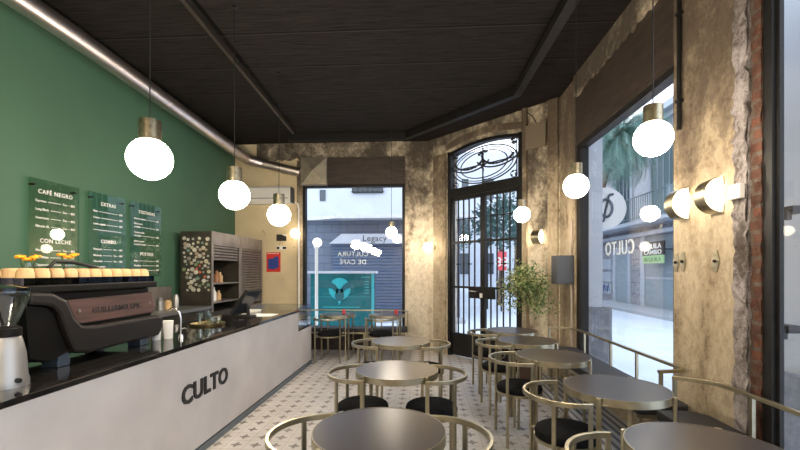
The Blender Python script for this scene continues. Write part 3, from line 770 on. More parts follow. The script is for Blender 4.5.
# ventilation duct
dp = [Vector((-3.45, -1.5, 4.0-.16)), at(75, 34, x=-3.43), at(246, 158.5, y=7.35)]
dp[0] = dp[1] + (dp[1]-dp[2])*1.3
dp[0].z = 3.83; dp[0].x = -3.45; dp[1].z = 3.80
t = thing('ventilation_duct', 'long shiny round steel ventilation duct under the ceiling along the green wall', 'duct', (-3.45, 2, 3.7))
d2 = at(258, 162, y=7.45); d3 = at(300, 172.5, y=YB-.13)
MB().tube([dp[0], dp[1], dp[2]], .098, 32).build('duct_run', M['steel'], t, smooth=True)
MB().tube([dp[2]+(dp[1]-dp[2]).normalized()*.01, at(251, 160.5, y=7.42), at(262, 163.6, y=7.5)], [.100, .096, .090], 28).build('elbow', M['steel'], t, smooth=True)
MB().tube([at(262, 163.6, y=7.5), d3], .085, 28).build('duct_branch', M['steel'], t, smooth=True)
for f_ in (.0, .38):
    p = dp[1].lerp(dp[2], f_); dr = (dp[2]-dp[1]).normalized()
    MB().tube([p-dr*.02, p+dr*.02], .102, 32).build('joint_band', M['steel'], t, smooth=True)
# pyramid vent box
a = at(300.5, 157.5, y=YB-.1); b = at(327, 185, y=YB-.1)
t = thing('vent_box', 'square metal vent box with pyramid front above the back window', 'vent box', ((a.x+b.x)/2, YB-.1, b.z))
MB().box(a.x, b.x, YB-.10, YB-.027, b.z, a.z).build('box_frame', M['cabinet'], t)
cx, cz_ = (a.x+b.x)/2, (a.z+b.z)/2; g_ = .015
MB().add([(a.x+g_, YB-.10, b.z+g_), (b.x-g_, YB-.10, b.z+g_), (b.x-g_, YB-.10, a.z-g_), (a.x+g_, YB-.10, a.z-g_), (cx, YB-.20, cz_)], [(0,1,4),(1,2,4),(2,3,4),(3,0,4),(0,3,2,1)]).build('pyramid_front', simple('galvanised_sheet', (.36,.32,.25), .55, metal=.6, noise=.2), t)

# track rail
t = thing('ceiling_track', 'long dark metal track rail hanging under the ceiling boards over the counter', 'track', (-2.1, 3, 3.8))
MB().strap([(-1.93, .5, 3.82), (-2.20, 6.75, 3.82)], .040, .05).build('rail', M['railmetal'], t)
for f_ in (.05, .35, .65, .95):
    p = Vector((-1.93, .5, 3.84)).lerp(Vector((-2.20, 6.75, 3.84)), f_); MB().cyl(p, (p.x, p.y, HC), .008, n=8).build('hanger', M['blackmetal'], t)

# ------------------------------------------------------------------ pendants
def pendant(loc, D, label, group):
    x, y, z = loc; r = D/2
    t = thing('pendant_lamp', label, 'pendant lamp', (x, y, z), group=group)
    MB().ball((x, y, z), r, 36).build('globe', M['globe'], t, smooth=True)
    MB().lathe([(.001, r*.86), (r*.50, r*.86), (r*.50, r*1.86), (.001, r*1.86)], (x, y, z), 28).build('brass_cap', M['capbrass'], t, smooth=True)
    MB().cyl((x, y, z+r*1.86), (x, y, HC-.015), .0035, n=8).build('cord', M['cord'], t)
    MB().cyl((x, y, HC-.015), (x, y, HC), .02, n=16).build('ceiling_rose', M['blackmetal'], t)
    return t
GL, GR_ = 'pendants over the counter', 'pendants over the window tables'
Zs = ((2.69, 150, 159), (3.80, 234.5, 195), (5.06, 279, 215))
ll = ['large glowing globe pendant over the coffee machine end of the counter', 'glowing globe pendant over the counter, the middle one of the three', 'glowing globe pendant over the far end of the counter, before the cream wall']
for (Z, px, py), lb in zip(Zs, ll):
    u = (px-400)/F; p = Vector(((u*cs-sn)*Z, (cs+u*sn)*Z, 1.5-(py-271)/F*Z)); pendant(p, .27 if Z < 5 else .275, lb, GL)
Zs = ((2.30, 653, 138.5), (3.38, 576, 186), (5.10, 522, 214.5), (7.10, 391.5, 232.5))
ll = ['glowing globe pendant near the plaster pillar with the two wall lamps', 'glowing globe pendant in front of the dark edge of the street window', 'small glowing globe pendant before the iron double door, right edge', 'small glowing globe pendant hanging before the back window']
for (Z, px, py), lb in zip(Zs, ll):
    u = (px-400)/F; p = Vector(((u*cs-sn)*Z, (cs+u*sn)*Z, 1.5-(py-271)/F*Z)); pendant(p, .197, lb, GR_)
# unseen pendants added for their light: rows continued, plus one over the aisle
pendant((-1.80, 1.30, 2.2), .27, 'unseen globe pendant added to the counter row nearest the camera side', GL)
pendant((-1.80, .0, 2.2), .27, 'unseen globe pendant added to the counter row beside the viewer', GL)
pendant((1.3, .7, 2.2), .2, 'unseen globe pendant added to the window row beside the viewer', GR_)
pendant((-.2, -1.2, 2.3), .27, 'unseen globe pendant added behind the viewer over the aisle', 'added pendants behind the viewer')

# ------------------------------------------------------------------ wall sconces: half drum, brass band between two lit half discs
def sconce(pos, along, outv, label, r=.115, w=.10):
    pos = Vector(pos); A = Vector(along).normalized(); O = Vector(outv).normalized(); U = Vector((0,0,1))
    t = thing('wall_lamp', label, 'wall lamp', pos, group='brass half-drum wall lamps')
    n = 20; bw = w*.5
    def halfdisc(c0, rr, off):
        return [c0 + A*off + O*(rr*math.cos(-PI/2+PI*k/n)) + U*(rr*math.sin(-PI/2+PI*k/n)) for k in range(n+1)]
    m = MB(); ring = []
    for off in (-bw, bw): ring.append(halfdisc(pos, r, off))
    for off in (bw, -bw): ring.append(halfdisc(pos, r-.006, off))
    N = n+1; vs = [p for rg in ring for p in rg]; fs = []
    for q in range(4):
        s2 = (q+1) % 4
        for k in range(n): fs.append((q*N+k, q*N+k+1, s2*N+k+1, s2*N+k))
    m.add(vs, fs).build('brass_band', M['brass'], t, smooth=True)
    gl = MB()
    for sg in (-1, 1):
        rows = [halfdisc(pos+O*.002, (r-.008)*math.cos(q*PI/2/5*.96), sg*(bw-.014+.032*math.sin(q*PI/2/5))) for q in range(6)]
        vs = [p for rg in rows for p in rg]
        gl.add(vs, [(q*N+k, q*N+k+1, (q+1)*N+k+1, (q+1)*N+k) for q in range(5) for k in range(n)])
    gl.build('opal_glass', M['sconceglow'], t, smooth=True)
    MB().obox(pos+O*.002, A, U, O, bw+.012, r+.004, .002).build('wall_plate', M['brass'], t)
u = (688.6-400)/F
sconce((XR-.003, 3.13, 1.99), (0,1,0), (-1,0,0), 'brass half-drum wall lamp on the left of the plaster pillar')
sconce((XR-.003, 2.79, 1.99), (0,1,0), (-1,0,0), 'brass half-drum wall lamp on the right of the plaster pillar')
p = CH @ Vector((LEN-.34, -.032, 0)); 
p = CH @ Vector((2.27, -.005, 0))
sconce((p.x, p.y, 2.0), DU, -DN, 'brass half-drum wall lamp above the potted tree by the door', .105, .13)
def ball_lamp(pos, outv, label, r=.088):
    pos = Vector(pos); O = Vector(outv).normalized()
    t = thing('wall_lamp', label, 'wall lamp', pos, group='round wall lamps')
    MB().cyl(pos, pos+O*.03, .055, n=24).build('wall_plate', M['brass'], t, smooth=True)
    MB().cyl(pos+O*.03, pos+O*.07, .035, n=20).build('socket', M['brass'], t, smooth=True)
    MB().ball(pos+O*(.055+r), r, 30).build('globe', M['wallglobe'], t, smooth=True)
p = CH @ Vector((.165, -.030, 0))
ball_lamp((p.x, p.y, 1.93), -DN, 'round glowing wall lamp on the column left of the iron door')
q = at(295.5, 233.5, y=YB-.14)
ball_lamp((q.x, YB-.022, q.z), (0,-1,0), 'round glowing wall lamp on the cream wall beside the back window')

# plant, boxes
pc = at(529, 352, y=5.62); pc.z = 0
t = thing('potted_fig_tree', 'small leafy fig tree on a thin trunk in a pot beside the iron door', 'potted tree', pc)
MB().lathe([(.001, 0), (.13, 0), (.17, .30), (.18, .32), (.16, .32), (.15, .28), (.001, .28)], pc, 24).build('pot', M['pot'], t, smooth=True)
MB().tube([pc+Vector(v) for v in ((0,0,.28), (.01,0,.6), (-.01,.01,.9), (0,0,1.3))], [.018, .015, .014, .012], 8).build('trunk', M['bark'], t, smooth=True)
br = MB(); tips = []
for k in range(26):
    a = random.uniform(0, 2*PI); el = random.uniform(-.15, 1.2); L = random.uniform(.22, .46)
    s0 = pc+Vector((0, 0, random.uniform(1.02, 1.35)))
    dr = Vector((math.cos(a)*math.cos(el), math.sin(a)*math.cos(el), math.sin(el)))
    e = s0+dr*L
    if e.x > 1.66: e.x = 1.66-random.uniform(0, .08)
    if e.x+e.y > 7.62: 
        k_ = (e.x+e.y-7.62)/2; e.x -= k_; e.y -= k_
    m_ = (s0+e)/2+Vector((0,0,.03)); br.tube([s0, m_, e], [.006, .004, .003], 5); tips += [m_, e, (m_+e)/2, e]
br.build('branches', M['bark'], t)
L_ = None
def leaves(n, mat, nm):
    lv = MB()
    for _ in range(n):
        c = random.choice(tips)+Vector((random.gauss(0, .07), random.gauss(0, .07), random.gauss(0, .06)))
        c.x = min(c.x, 1.80)
        if c.x+c.y > 7.70: c.x -= .08; c.y -= .08
        d = Vector((random.uniform(-1, 1), random.uniform(-1, 1), random.uniform(-1.2, .2))).normalized(); s_ = d.cross(Vector((random.random(), random.random(), 1))).normalized()
        L = random.uniform(.035, .06); wd = L*.27
        lv.add([c, c+d*L*.5+s_*wd, c+d*L, c+d*L*.5-s_*wd, c+d*L*.5+d.cross(s_)*.006], [(0,1,4),(1,2,4),(2,3,4),(3,0,4)])
    lv.build(nm, mat, t)
leaves(1100, M['leaf'], 'foliage'); leaves(1100, M['leafpale'], 'pale_foliage')

t = thing('electrical_box', 'dark grey electrical box on the right wall beside the potted tree', 'electrical box', (XR-.12, 5.45, 1.33))
MB().box(XR-.22, XR-.002, 5.36, 5.58, 1.33, 1.70).build('housing', M['greyplastic'], t, bevel=.006)
MB().box(XR-.21, XR-.01, 5.345, 5.36, 1.35, 1.68).build('box_door', M['greyplastic'], t, bevel=.003)
MB().tube([(XR-.03, 5.40, 1.70), (XR-.03, 5.40, 1.80), (XR-.03, 5.36, 1.88), (XR-.03, 5.355, 2.0), (XR-.03, 5.355, 2.15)], .014, 10).build('upper_conduit', M['conduit'], t, smooth=True)
MB().tube([(XR-.03, 5.40, 1.33), (XR-.03, 5.37, 1.25), (XR-.03, 5.36, 1.12), (XR-.03, 5.36, .02)], .014, 10).build('lower_conduit', M['conduit'], t, smooth=True)
m2 = MB(CH).box(2.10, 2.42, -.07, -.045, 3.30, 3.66)
t = thing('speaker_panel', 'square tan wall speaker above the potted tree', 'speaker', CH @ Vector((2.26, -.04, 3.3)))
m2.build('front', simple('tan_board', (.17, .135, .095), .7), t); MB(CH).box(2.12, 2.40, -.045, -.002, 3.32, 3.64).build('backing', M['blackmetal'], t)
MB(CH).tube([(2.26, -.03, 3.66), (2.20, -.04, 3.78), (2.10, -.05, 3.88)], .008, 6).build('cable', M['cord'], t)
# pillar fittings
G2 = 'ornate brass switch plates on the pillar'
for y, z, lb in ((3.222, 1.565, 'leftmost ornate brass switch plate of the pair on the pillar'), (3.142, 1.57, 'right one of the pair of ornate brass switch plates on the pillar'), (2.80, 1.565, 'single ornate brass switch plate below the right wall lamp')):
    t = thing('switch_plate', lb, 'switch', (XR, y, z-.06), group=G2)
    out_ = [(y+.032*math.cos(2*PI*k/24)*(1+.12*math.cos(4*2*PI*k/24)), z+.075*math.sin(2*PI*k/24)*(1+.08*math.cos(6*2*PI*k/24))) for k in range(24)]
    MB().prism(out_, XR-.008, XR, 'x').build('plate', M['brass'], t, bevel=.002)
    MB().cyl((XR-.018, y, z), (XR-.008, y, z), .010, n=12).build('toggle', M['blackmetal'], t)
    for s_ in (-.04, .04): MB().cyl((XR-.011, y, z+s_), (XR-.008, y, z+s_), .005, n=8).build('screw', M['brass'], t)
t = thing('thermostat', 'small white square control box on the rough stone edge of the pillar', 'thermostat', (XR-.03, 2.57, 1.86))
MB().box(XR-.055, XR-.02, 2.53, 2.62, 1.93, 2.02).build('housing', M['whiteplastic'], t, bevel=.006)
MB().box(XR-.060, XR-.055, 2.555, 2.595, 1.955, 1.995).build('dial', M['paper'], t)
t = thing('drain_pipe', 'thin black pipe running up the left side of the plaster pillar', 'pipe', (XR-.02, 3.15, 2.6))
MB().tube([(XR-.02, 3.16, 2.55), (XR-.02, 3.16, HC-.0)], .016, 10).build('pipe_run', M['blackmetal'], t, smooth=True)
for z in (2.75, 3.4): MB().box(XR-.04, XR, 3.138, 3.182, z, z+.02).build('bracket', M['blackmetal'], t)

# ------------------------------------------------------------------ furniture
TB = .75; RT = .315
def make_table():
    t = thing('round_table', '', 'table')
    MB().lathe([(.001, TB-.002), (RT-.006, TB-.002), (RT-.004, TB), (RT-.004, TB-.02), (.001, TB-.02)], (0,0,0), 64).build('tabletop', M['tabletop'], t, smooth=True)
    MB().lathe([(RT-.004, TB), (RT, TB), (RT+.001, TB-.046), (RT-.004, TB-.046), (RT-.004, TB)], (0,0,0), 64).build('rim', M['brass'], t, smooth=True)
    for k in range(4):
        a = PI/4+k*PI/2; d = Vector((math.cos(a), math.sin(a), 0)); s_ = Vector((-d.y, d.x, 0))
        MB().obox(d*(RT+.011)+Vector((0,0,(TB-.001)/2)), d, s_, (0,0,1), .008, .014, (TB-.001)/2).build('leg', M['brass'], t, bevel=.002)
    for k in range(2):
        a = PI/4+k*PI/2; d = Vector((math.cos(a), math.sin(a), 0))
        MB().strap([-d*RT+Vector((0,0,TB-.034-.014*k)), d*RT+Vector((0,0,TB-.034-.014*k))], .02, .012).build('crossbar', M['brass'], t)
    return t
def make_chair():
    t = thing('round_armchair', '', 'chair')
    RR = .262; z = .715
    A0 = R(100)
    pts = [(-RR*math.cos(a), -RR*math.sin(a), z) for a in [(-A0+2*A0*k/48) for k in range(49)]]
    MB().strap(pts, .018, .030).build('arm_ring', M['brass'], t, bevel=.003)
    for a in (-R(97), -R(52), R(52), R(97)):
        d = Vector((-math.cos(a), -math.sin(a), 0)); s_ = Vector((-d.y, d.x, 0))
        MB().obox(d*RR+Vector((0,0,.352)), d, s_, (0,0,1), .008, .012, .352).build('leg', M['brass'], t, bevel=.002)
        MB().strap([d*.196+Vector((0,0,.425)), d*(RR-.008)+Vector((0,0,.425))], .018, .012).build('bracket', M['brass'], t)
    MB().strap([(.196*math.cos(2*PI*k/48), .196*math.sin(2*PI*k/48), .425) for k in range(48)], .010, .022, closed=True).build('seat_ring', M['brass'], t)
    MB().lathe([(.001, .418), (.188, .418), (.188, .436), (.195, .445), (.198, .462), (.190, .482), (.168, .495), (.12, .50), (.001, .502)], (0,0,0), 40).build('seat_cushion', M['velvet'], t, smooth=True)
    return t
tab = make_table(); ch = make_chair()
tables = [
 ((-.217, 1.935), 0, 'round bronze-topped table nearest the camera in the left row', 'L'),
 ((-.214, 3.13), 0, 'round bronze-topped table in the middle of the left row', 'L'),
 ((-.259, 4.41), 0, 'round bronze-topped table farthest back in the left row, before the iron door', 'L'),
 ((1.19, 1.80), R(5), 'round table at the lower right corner, nearest table along the window bench', 'R'),
 ((1.235, 2.74), R(5), 'second table along the window bench, top reflecting pale daylight', 'R'),
 ((1.133, 3.73), R(5), 'third round table along the window bench, in the middle of the row', 'R'),
 ((1.11, 4.53), R(5), 'fourth round table along the window bench', 'R'),
 ((1.10, 5.28), R(5), 'farthest round table along the window bench, below the potted tree', 'R'),
 ((-1.52, 7.08), R(0), 'small round table before the back window bench, left one', 'B'),
 ((-.66, 7.08), R(0), 'small round table before the back window bench, right one', 'B'),
]
used_t = False
for i, ((x, y), rz, lb, g) in enumerate(tables):
    grp = {'L': 'round tables down the middle', 'R': 'round tables along the window bench', 'B': 'round tables at the back bench'}[g]
    if not used_t: tab.location = (x, y, 0); tab.rotation_euler = (0,0,rz); tab['label'] = lb; tab['group'] = grp; used_t = True
    else: dup(tab, (x, y, 0), rz, lb, grp)
OFF = .263
chairs = [
 (-.217-OFF, 1.935, 0, 'brass tub chair at the left of the nearest middle table'),
 (-.217+OFF, 1.935, PI, 'brass tub chair at the right of the nearest middle table'),
 (-.214-OFF, 3.13, 0, 'brass tub chair with black round seat at the left of the middle row second table'),
 (-.214+OFF, 3.13, PI, 'brass tub chair with black round seat at the right of the middle row second table'),
 (-.259-OFF, 4.41, 0, 'brass tub chair at the left of the farthest middle table'),
 (-.259+OFF, 4.41, PI, 'brass tub chair at the right of the farthest middle table, before the iron door'),
 (1.17-.30, 1.76, R(6), 'brass tub chair at the lower right edge, at the nearest window table'),
 (1.235-.325, 2.70, R(4), 'brass tub chair with black round seat at the second window table'),
 (1.133-.29, 3.73, R(4), 'brass tub chair at the third window table'),
 (1.11-.29, 4.53, R(4), 'brass tub chair at the fourth window table'),
 (1.10-.29, 5.28, R(4), 'brass tub chair at the farthest window table, beside the iron door'),
 (-1.58, 6.72, PI/2, 'brass tub chair at the left table of the back bench, seen from behind'),
 (-.72, 6.72, PI/2, 'brass tub chair at the right table of the back bench, seen from behind'),
]
for i, (x, y, rz, lb) in enumerate(chairs):
    grp = 'brass tub chairs'
    if i == 0: ch.location = (x, y, 0); ch.rotation_euler = (0,0,rz); ch['label'] = lb; ch['group'] = grp
    else: dup(ch, (x, y, 0), rz, lb, grp)

def smooth_path(pts, n=5):
    """round the corners of a polyline"""
    out = [Vector(pts[0])]
    for k in range(1, len(pts)-1):
        a, b, c = Vector(pts[k-1]), Vector(pts[k]), Vector(pts[k+1])
        r = min((a-b).length, (c-b).length)*.45
        p = b+(a-b).normalized()*r; q = b+(c-b).normalized()*r
        for i in range(n+1):
            s = i/n; out.append(p*(1-s)**2+b*2*s*(1-s)+q*s*s)
    out.append(Vector(pts[-1])); return out
def bench(label, rail, seat, leg_pts, posts, zr=.785, zs=.545):
    c = Vector((sum(p[0] for p in seat)/len(seat), sum(p[1] for p in seat)/len(seat), 0))
    t = thing('window_bench', label, 'bench', c)
    MB().prism(seat, zs-.07, zs).build('seat_pad', M['benchpad'], t, bevel=.015)
    cc = Vector((c.x, c.y, 0)); fr = [Vector((p[0], p[1], 0)).lerp(cc, .03) for p in seat]
    MB().strap([(p.x, p.y, zs-.085) for p in fr], .02, .028, closed=True).build('seat_frame', M['brass'], t)
    MB().strap(smooth_path([(x, y, zr) for x, y in rail]), .022, .024).build('back_rail', M['brass'], t, bevel=.003)
    for x, y in posts: MB().box(x-.010, x+.010, y-.012, y+.012, zs-.095, zr-.008).build('post', M['brass'], t)
    for x, y in leg_pts: MB().box(x-.012, x+.012, y-.012, y+.012, 0, zs-.098).build('leg', M['brass'], t)
    return t
bench('long black bench with curved brass back rail under the street window',
      [(1.56, 5.30), (1.82, 5.26), (1.86, 5.0), (1.87, 3.50), (1.88, 3.06), (1.655, 3.02)],
      [(1.52, 5.30), (1.85, 5.30), (1.885, 5.25), (1.885, 3.06), (1.85, 3.01), (1.52, 3.01)],
      [(1.57, 5.2), (1.57, 4.15), (1.57, 3.1), (1.84, 5.2), (1.84, 3.1)],
      [(1.575, 5.297), (1.855, 4.9), (1.868, 4.25), (1.87, 3.75), (1.675, 3.024)])
bench('near black bench with curved brass back rail at the lower right',
      [(1.655, 2.86), (1.86, 2.74), (1.865, 2.50), (1.875, 2.1), (1.875, -.5)],
      [(1.59, 2.93), (1.80, 2.93), (1.885, 2.84), (1.885, -.5), (1.58, -.5)],
      [(1.63, 2.75), (1.63, 1.2), (1.63, -.4), (1.84, 2.0), (1.84, -.4)],
      [(1.668, 2.85), (1.866, 2.46), (1.875, 1.7), (1.875, .8)])
bench('black bench with brass back rail below the back window',
      [(-2.42, 7.56), (-.62, 7.56), (-.40, 7.56), (-.30, 7.38)],
      [(-2.55, 7.30), (-.32, 7.30), (-.32, 7.66), (-2.55, 7.66)],
      [(-2.45, 7.36), (-1.1, 7.36), (-.4, 7.36), (-2.45, 7.6), (-.4, 7.6)],
      [(-2.40, 7.56), (-1.5, 7.56), (-.8, 7.56), (-.312, 7.40)], zr=.77, zs=.47)
struct(MB().box(wx0, wx1, YB-.03, YB, 0, .40), 'trim_7', M['blackwood'])
# small pink candle glasses on the back tables
for (x, y, lb) in ((-1.42, 7.12, 'tiny red candle glass on the left table at the back window'), (-.50, 7.12, 'tiny red candle glass on the right table at the back window')):
    tag(MB().lathe([(.001, 0), (.026, 0), (.03, .075), (.001, .075)], (x, y, TB+.001), 12).build('candle_glass', M['signred'], smooth=True), lb, 'candle')

# ------------------------------------------------------------------ street
GZ = -.06
struct(MB().box(-60, 60, -40, 90, GZ-.3, GZ), 'street_ground', M['street'])
struct(MB().box(7.6, 60, 6, 26, GZ, GZ+.10), 'pavement', M['kerb'])
struct(MB().box(-60, 1.2, 12.2, 13.0, GZ, GZ+.10), 'pavement', M['kerb'])

def ledge(mb, x0, x1, y0, y1, z0, z1): return mb.box(x0, x1, y0, y1, z0, z1)
ba = thing('building', 'pale rendered building with dark blue ground floor across the back street', 'building', (-6, 14.5, 0))
MB().box(-26, 1.15, 13.0, 18, 3.2, 11).build('upper_wall', M['palewall'], ba)
MB().box(-26, 1.10, 13.05, 18, GZ, 3.2).build('ground_floor_wall', M['bluewall'], ba)
MB().box(-2.75, 1.5, 12.45, 13.05, 3.12, 3.22).box(-26, -2.75, 12.85, 13.05, 3.12, 3.22).prism([(-3.6, 12.9), (-2.75, 12.45), (-2.75, 12.9)], 3.12, 3.22).build('ledge', M['facade'], ba)
for (px0, px1, z0, z1, bars) in ((353, 383, 3.98, 5.4, True), (320, 325.5, 3.75, 4.1, False)):
    a = at(px0, 200, y=13.0); b = at(px1, 200, y=13.0)
    wn = MB().box(a.x, b.x, 12.96, 13.0, z0, z1).build('window', M['windowdark'], ba)
    if bars:
        g = MB()
        for k in range(7): x = a.x+(b.x-a.x)*k/6; g.box(x-.012, x+.012, 12.88, 12.90, z0, z1)
        for z in (z0+.03, z0+.3, z0+.7, z0+1.1): g.box(a.x-.05, b.x+.05, 12.88, 12.90, z-.012, z+.012)
        g.build('window_grille', M['irongrey'], wn)
for x0 in (-8.5, -14): MB().box(x0, x0+1.2, 12.96, 13.0, 4.2, 5.8).build('window', M['windowdark'], ba)
# shutter with sign canopy
sh = MB(); z = 2.38
while z > .05:
    sh.prism([(12.97, z), (12.94, z-.02), (12.94, z-.07), (12.97, z-.09)], -2.95, .9, 'x') ; z -= .1
sh.box(-2.95, .9, 12.97, 13.05, 0, 2.4)
sh.build('roller_shutter', M['shutter'], ba)
cn = MB().prism([(-3.0, 2.36), (1.0, 2.36), (1.0, 2.66), (-2.62, 2.66)], 12.70, 12.95, 'y').build('sign_canopy', simple('grey_canopy', (.40,.41,.45), .7), ba)
lx = at(374.5, 241, y=12.69)
text_mb('Legacy', .27, (lx.x, 12.70, 2.43), (1,0,0), (0,0,1), .01, .0, 1.05, 'CENTER').build('sign_lettering', M['black'], cn)

# teal kiosk
a = at(310.5, 272.5, y=10.0); b = at(374, 320, y=10.0)
t = thing('advertising_kiosk', 'teal advertising kiosk with bright bird-like mark outside the back window', 'kiosk', ((a.x+b.x)/2, 10.1, GZ))
MB().box(a.x, b.x, 10.0, 10.3, GZ, 1.44).build('cabinet', M['teal'], t)
MB().box(a.x-.06, b.x+.06, 9.93, 10.35, 1.44, 1.50).build('roof', M['palewall'], t)
MB().box(b.x-.06, b.x, 9.97, 10.0, .2, 1.44).build('corner_post', M['cyan'], t)
cx = (a.x+b.x)/2-.06; cz_ = 1.06; W = b.x-a.x
MB().prism([(cx+.27*math.cos(2*PI*k/36), cz_+.27*math.sin(2*PI*k/36)) for k in range(36)], 9.985, 10.0, 'y').build('mark_disc', M['cyan'], t)
wg = MB()
for s in (-1, 1):
    wg.prism([(cx+s*.02, cz_-.02), (cx+s*.10, cz_+.10), (cx+s*.30, cz_+.22), (cx+s*.62, cz_+.20), (cx+s*.58, cz_+.08), (cx+s*.34, cz_+.03), (cx+s*.18, cz_+.00), (cx+s*.05, cz_-.12)], 9.975, 9.985, 'y')
wg.prism([(cx-.08, cz_), (cx+.08, cz_), (cx+.12, cz_-.20), (cx, cz_-.36), (cx-.12, cz_-.20)], 9.975, 9.985, 'y')
wg.build('mark_wings', M['tealdark'], t)
MB().prism([(cx-.045, cz_-.30), (cx+.045, cz_-.30), (cx, cz_-.40)], 9.965, 9.975, 'y').build('mark_beak', M['cyan'], t)
ln = MB().box(cx-.42, cx+.50, 9.99, 10.0, .60, .62).box(a.x+.02, b.x-.08, 9.99, 10.0, .86, .867)
for k in range(5): ln.box(cx+.62, cx+.62+.10, 9.99, 10.0, .95+.07*k, .97+.07*k)
ln.box(cx+.54, cx+.76, 9.99, 10.0, 1.34, 1.36)
ln.build('printed_lines', M['cyan'], t)
# lamp post
q = at(316.5, 250, y=9.2)
t = thing('street_lamp', 'slim white street lamp post with a globe in front of the teal kiosk', 'street lamp', (q.x, 9.2, GZ))
MB().cyl((q.x, 9.2, GZ), (q.x, 9.2, 2.02), .036, n=14).build('post', M['whiteplastic'], t, smooth=True)
MB().cyl((q.x, 9.2, 2.02), (q.x, 9.2, 2.06), .06, n=14).build('collar', M['whiteplastic'], t)
MB().ball((q.x+.02, 9.2, 2.15), .10, 20).build('globe', emis('lit_street_globe', (1, .9, .78), 3), t, smooth=True)

# building across the side street
FX = 9.2
bb = thing('building', 'grey two-storey facade with balcony across the side street', 'building', (FX+3, 20, 0))
MB().box(FX, FX+6, 8, 33, 3.3, 7.5).build('upper_wall', M['facade'], bb)
MB().box(FX, FX+6, 8, 33, GZ, 3.3).build('ground_floor_wall', M['facadeblock'], bb)
MB().box(FX-.45, FX, 8, 33, 7.45, 7.7).box(FX-.2, FX, 8, 33, 7.25, 7.45).box(FX-.3, FX, 8, 33, 2.95, 3.1).build('cornice', M['palewall'], bb)
bl = MB().box(FX-.85, FX, 8, 33, 3.36, 3.50).build('balcony', M['palewall'], bb)
g = MB().box(FX-.84, FX-.80, 8, 33, 4.42, 4.46).box(FX-.84, FX-.80, 8, 33, 3.6, 3.63)
y = 8.0
while y < 33: g.box(FX-.83, FX-.81, y, y+.02, 3.5, 4.42); y += .16
g.build('balcony_railing', M['greenshutter'], bl)
for (y0, y1, mt) in ((15.6, 17.2, 'greenshutter'), (18.9, 20.3, 'windowdark'), (22.6, 24.0, 'windowdark'), (26, 27.4, 'windowdark'), (12, 13.4, 'windowdark')):
    wn = MB().box(FX-.02, FX, y0, y1, 3.5, 6.3).build('window', M[mt], bb)
    MB().box(FX-.08, FX, y0-.18, y0, 3.5, 6.5).box(FX-.08, FX, y1, y1+.18, 3.5, 6.5).box(FX-.08, FX, y0, y1, 6.3, 6.5).build('window_surround', M['palewall'], wn)
    s_ = MB()
    for k in range(1, 4): s_.box(FX-.035, FX-.02, y0+(y1-y0)*k/4-.03, y0+(y1-y0)*k/4+.03, 3.5, 6.3)
    s_.build('mullion', M['shutterpale'], wn)
s_ = MB().box(FX-.03, FX, 11, 17.7, GZ+.1, 2.9)
for k in range(30): s_.box(FX-.045, FX-.03, 11, 17.7, .1+.09*k, .13+.09*k)
s_.build('roller_shutter', M['shutterpale'], bb)
MB().box(FX-.08, FX, 14.0, 17.6, 1.18, 1.26).build('shutter_bar', M['palewall'], bb)
MB().box(FX-.08, FX, 17.7, 18.0, GZ+.1, 2.95).box(FX-.08, FX, 18.9, 19.1, GZ+.1, 2.6).box(FX-.08, FX, 20.3, 20.55, GZ+.1, 2.6).box(FX-.08, FX, 19.1, 20.3, 2.4, 2.6).build('door_surround', M['palewall'], bb)
MB().box(FX-.03, FX, 19.1, 20.3, GZ+.1, 2.4).build('door', M['shutterpale'], bb)
MB().box(FX-.03, FX, 24.4, 26, GZ+.1, 2.6).build('dark_doorway', M['windowdark'], bb)
pg = MB()
for k in range(3): pg.box(FX-.03, FX, 20.9, 22.9, .35+.62*k, .85+.62*k)
pg.build('white_panel', M['palewall'], bb)
gf = MB()
for k in range(5):
    y = 21.0+.42*k; gf.strap([(FX-.04, y, .5), (FX-.04, y+.12, .85), (FX-.04, y+.25, .45), (FX-.04, y+.3, .8)], .02, .05)
gf.build('graffiti', M['blueprint'], bb)
# shop signs
a_ = at(646, 250, x=FX-.6)
t = thing('shop_sign', 'black over green shop sign above the pale shutter across the street', 'sign', (FX-.5, 15.6, 1.9))
yy0, yy1 = 15.5, 17.0
MB().box(FX-.50, FX-.46, yy0, yy1, 2.10, 2.62).build('black_board', M['black'], t)
MB().box(FX-.50, FX-.46, yy0+.05, yy1, 1.80, 2.10).build('green_board', M['signgreen'], t)
text_mb('AQUILA', .27, (FX-.50, yy1-.12, 2.36), (0,-1,0), (0,0,1), .01, .01, fit=1.2).build('sign_lettering', M['white'], t)
text_mb('CAMBIO', .24, (FX-.50, yy1-.12, 2.14), (0,-1,0), (0,0,1), .01, .01, fit=1.2).build('sign_lettering', M['white'], t)
text_mb('ALQUILA', .22, (FX-.50, yy1-.12, 1.87), (0,-1,0), (0,0,1), .01, .01, fit=1.2).build('sign_lettering', simple('dull_green_letters', (.12,.25,.10)), t)
MB().box(FX-.48, FX, yy0+.3, yy0+.34, 2.3, 2.34).box(FX-.48, FX, yy1-.3, yy1-.26, 2.3, 2.34).build('bracket', M['irongrey'], t)
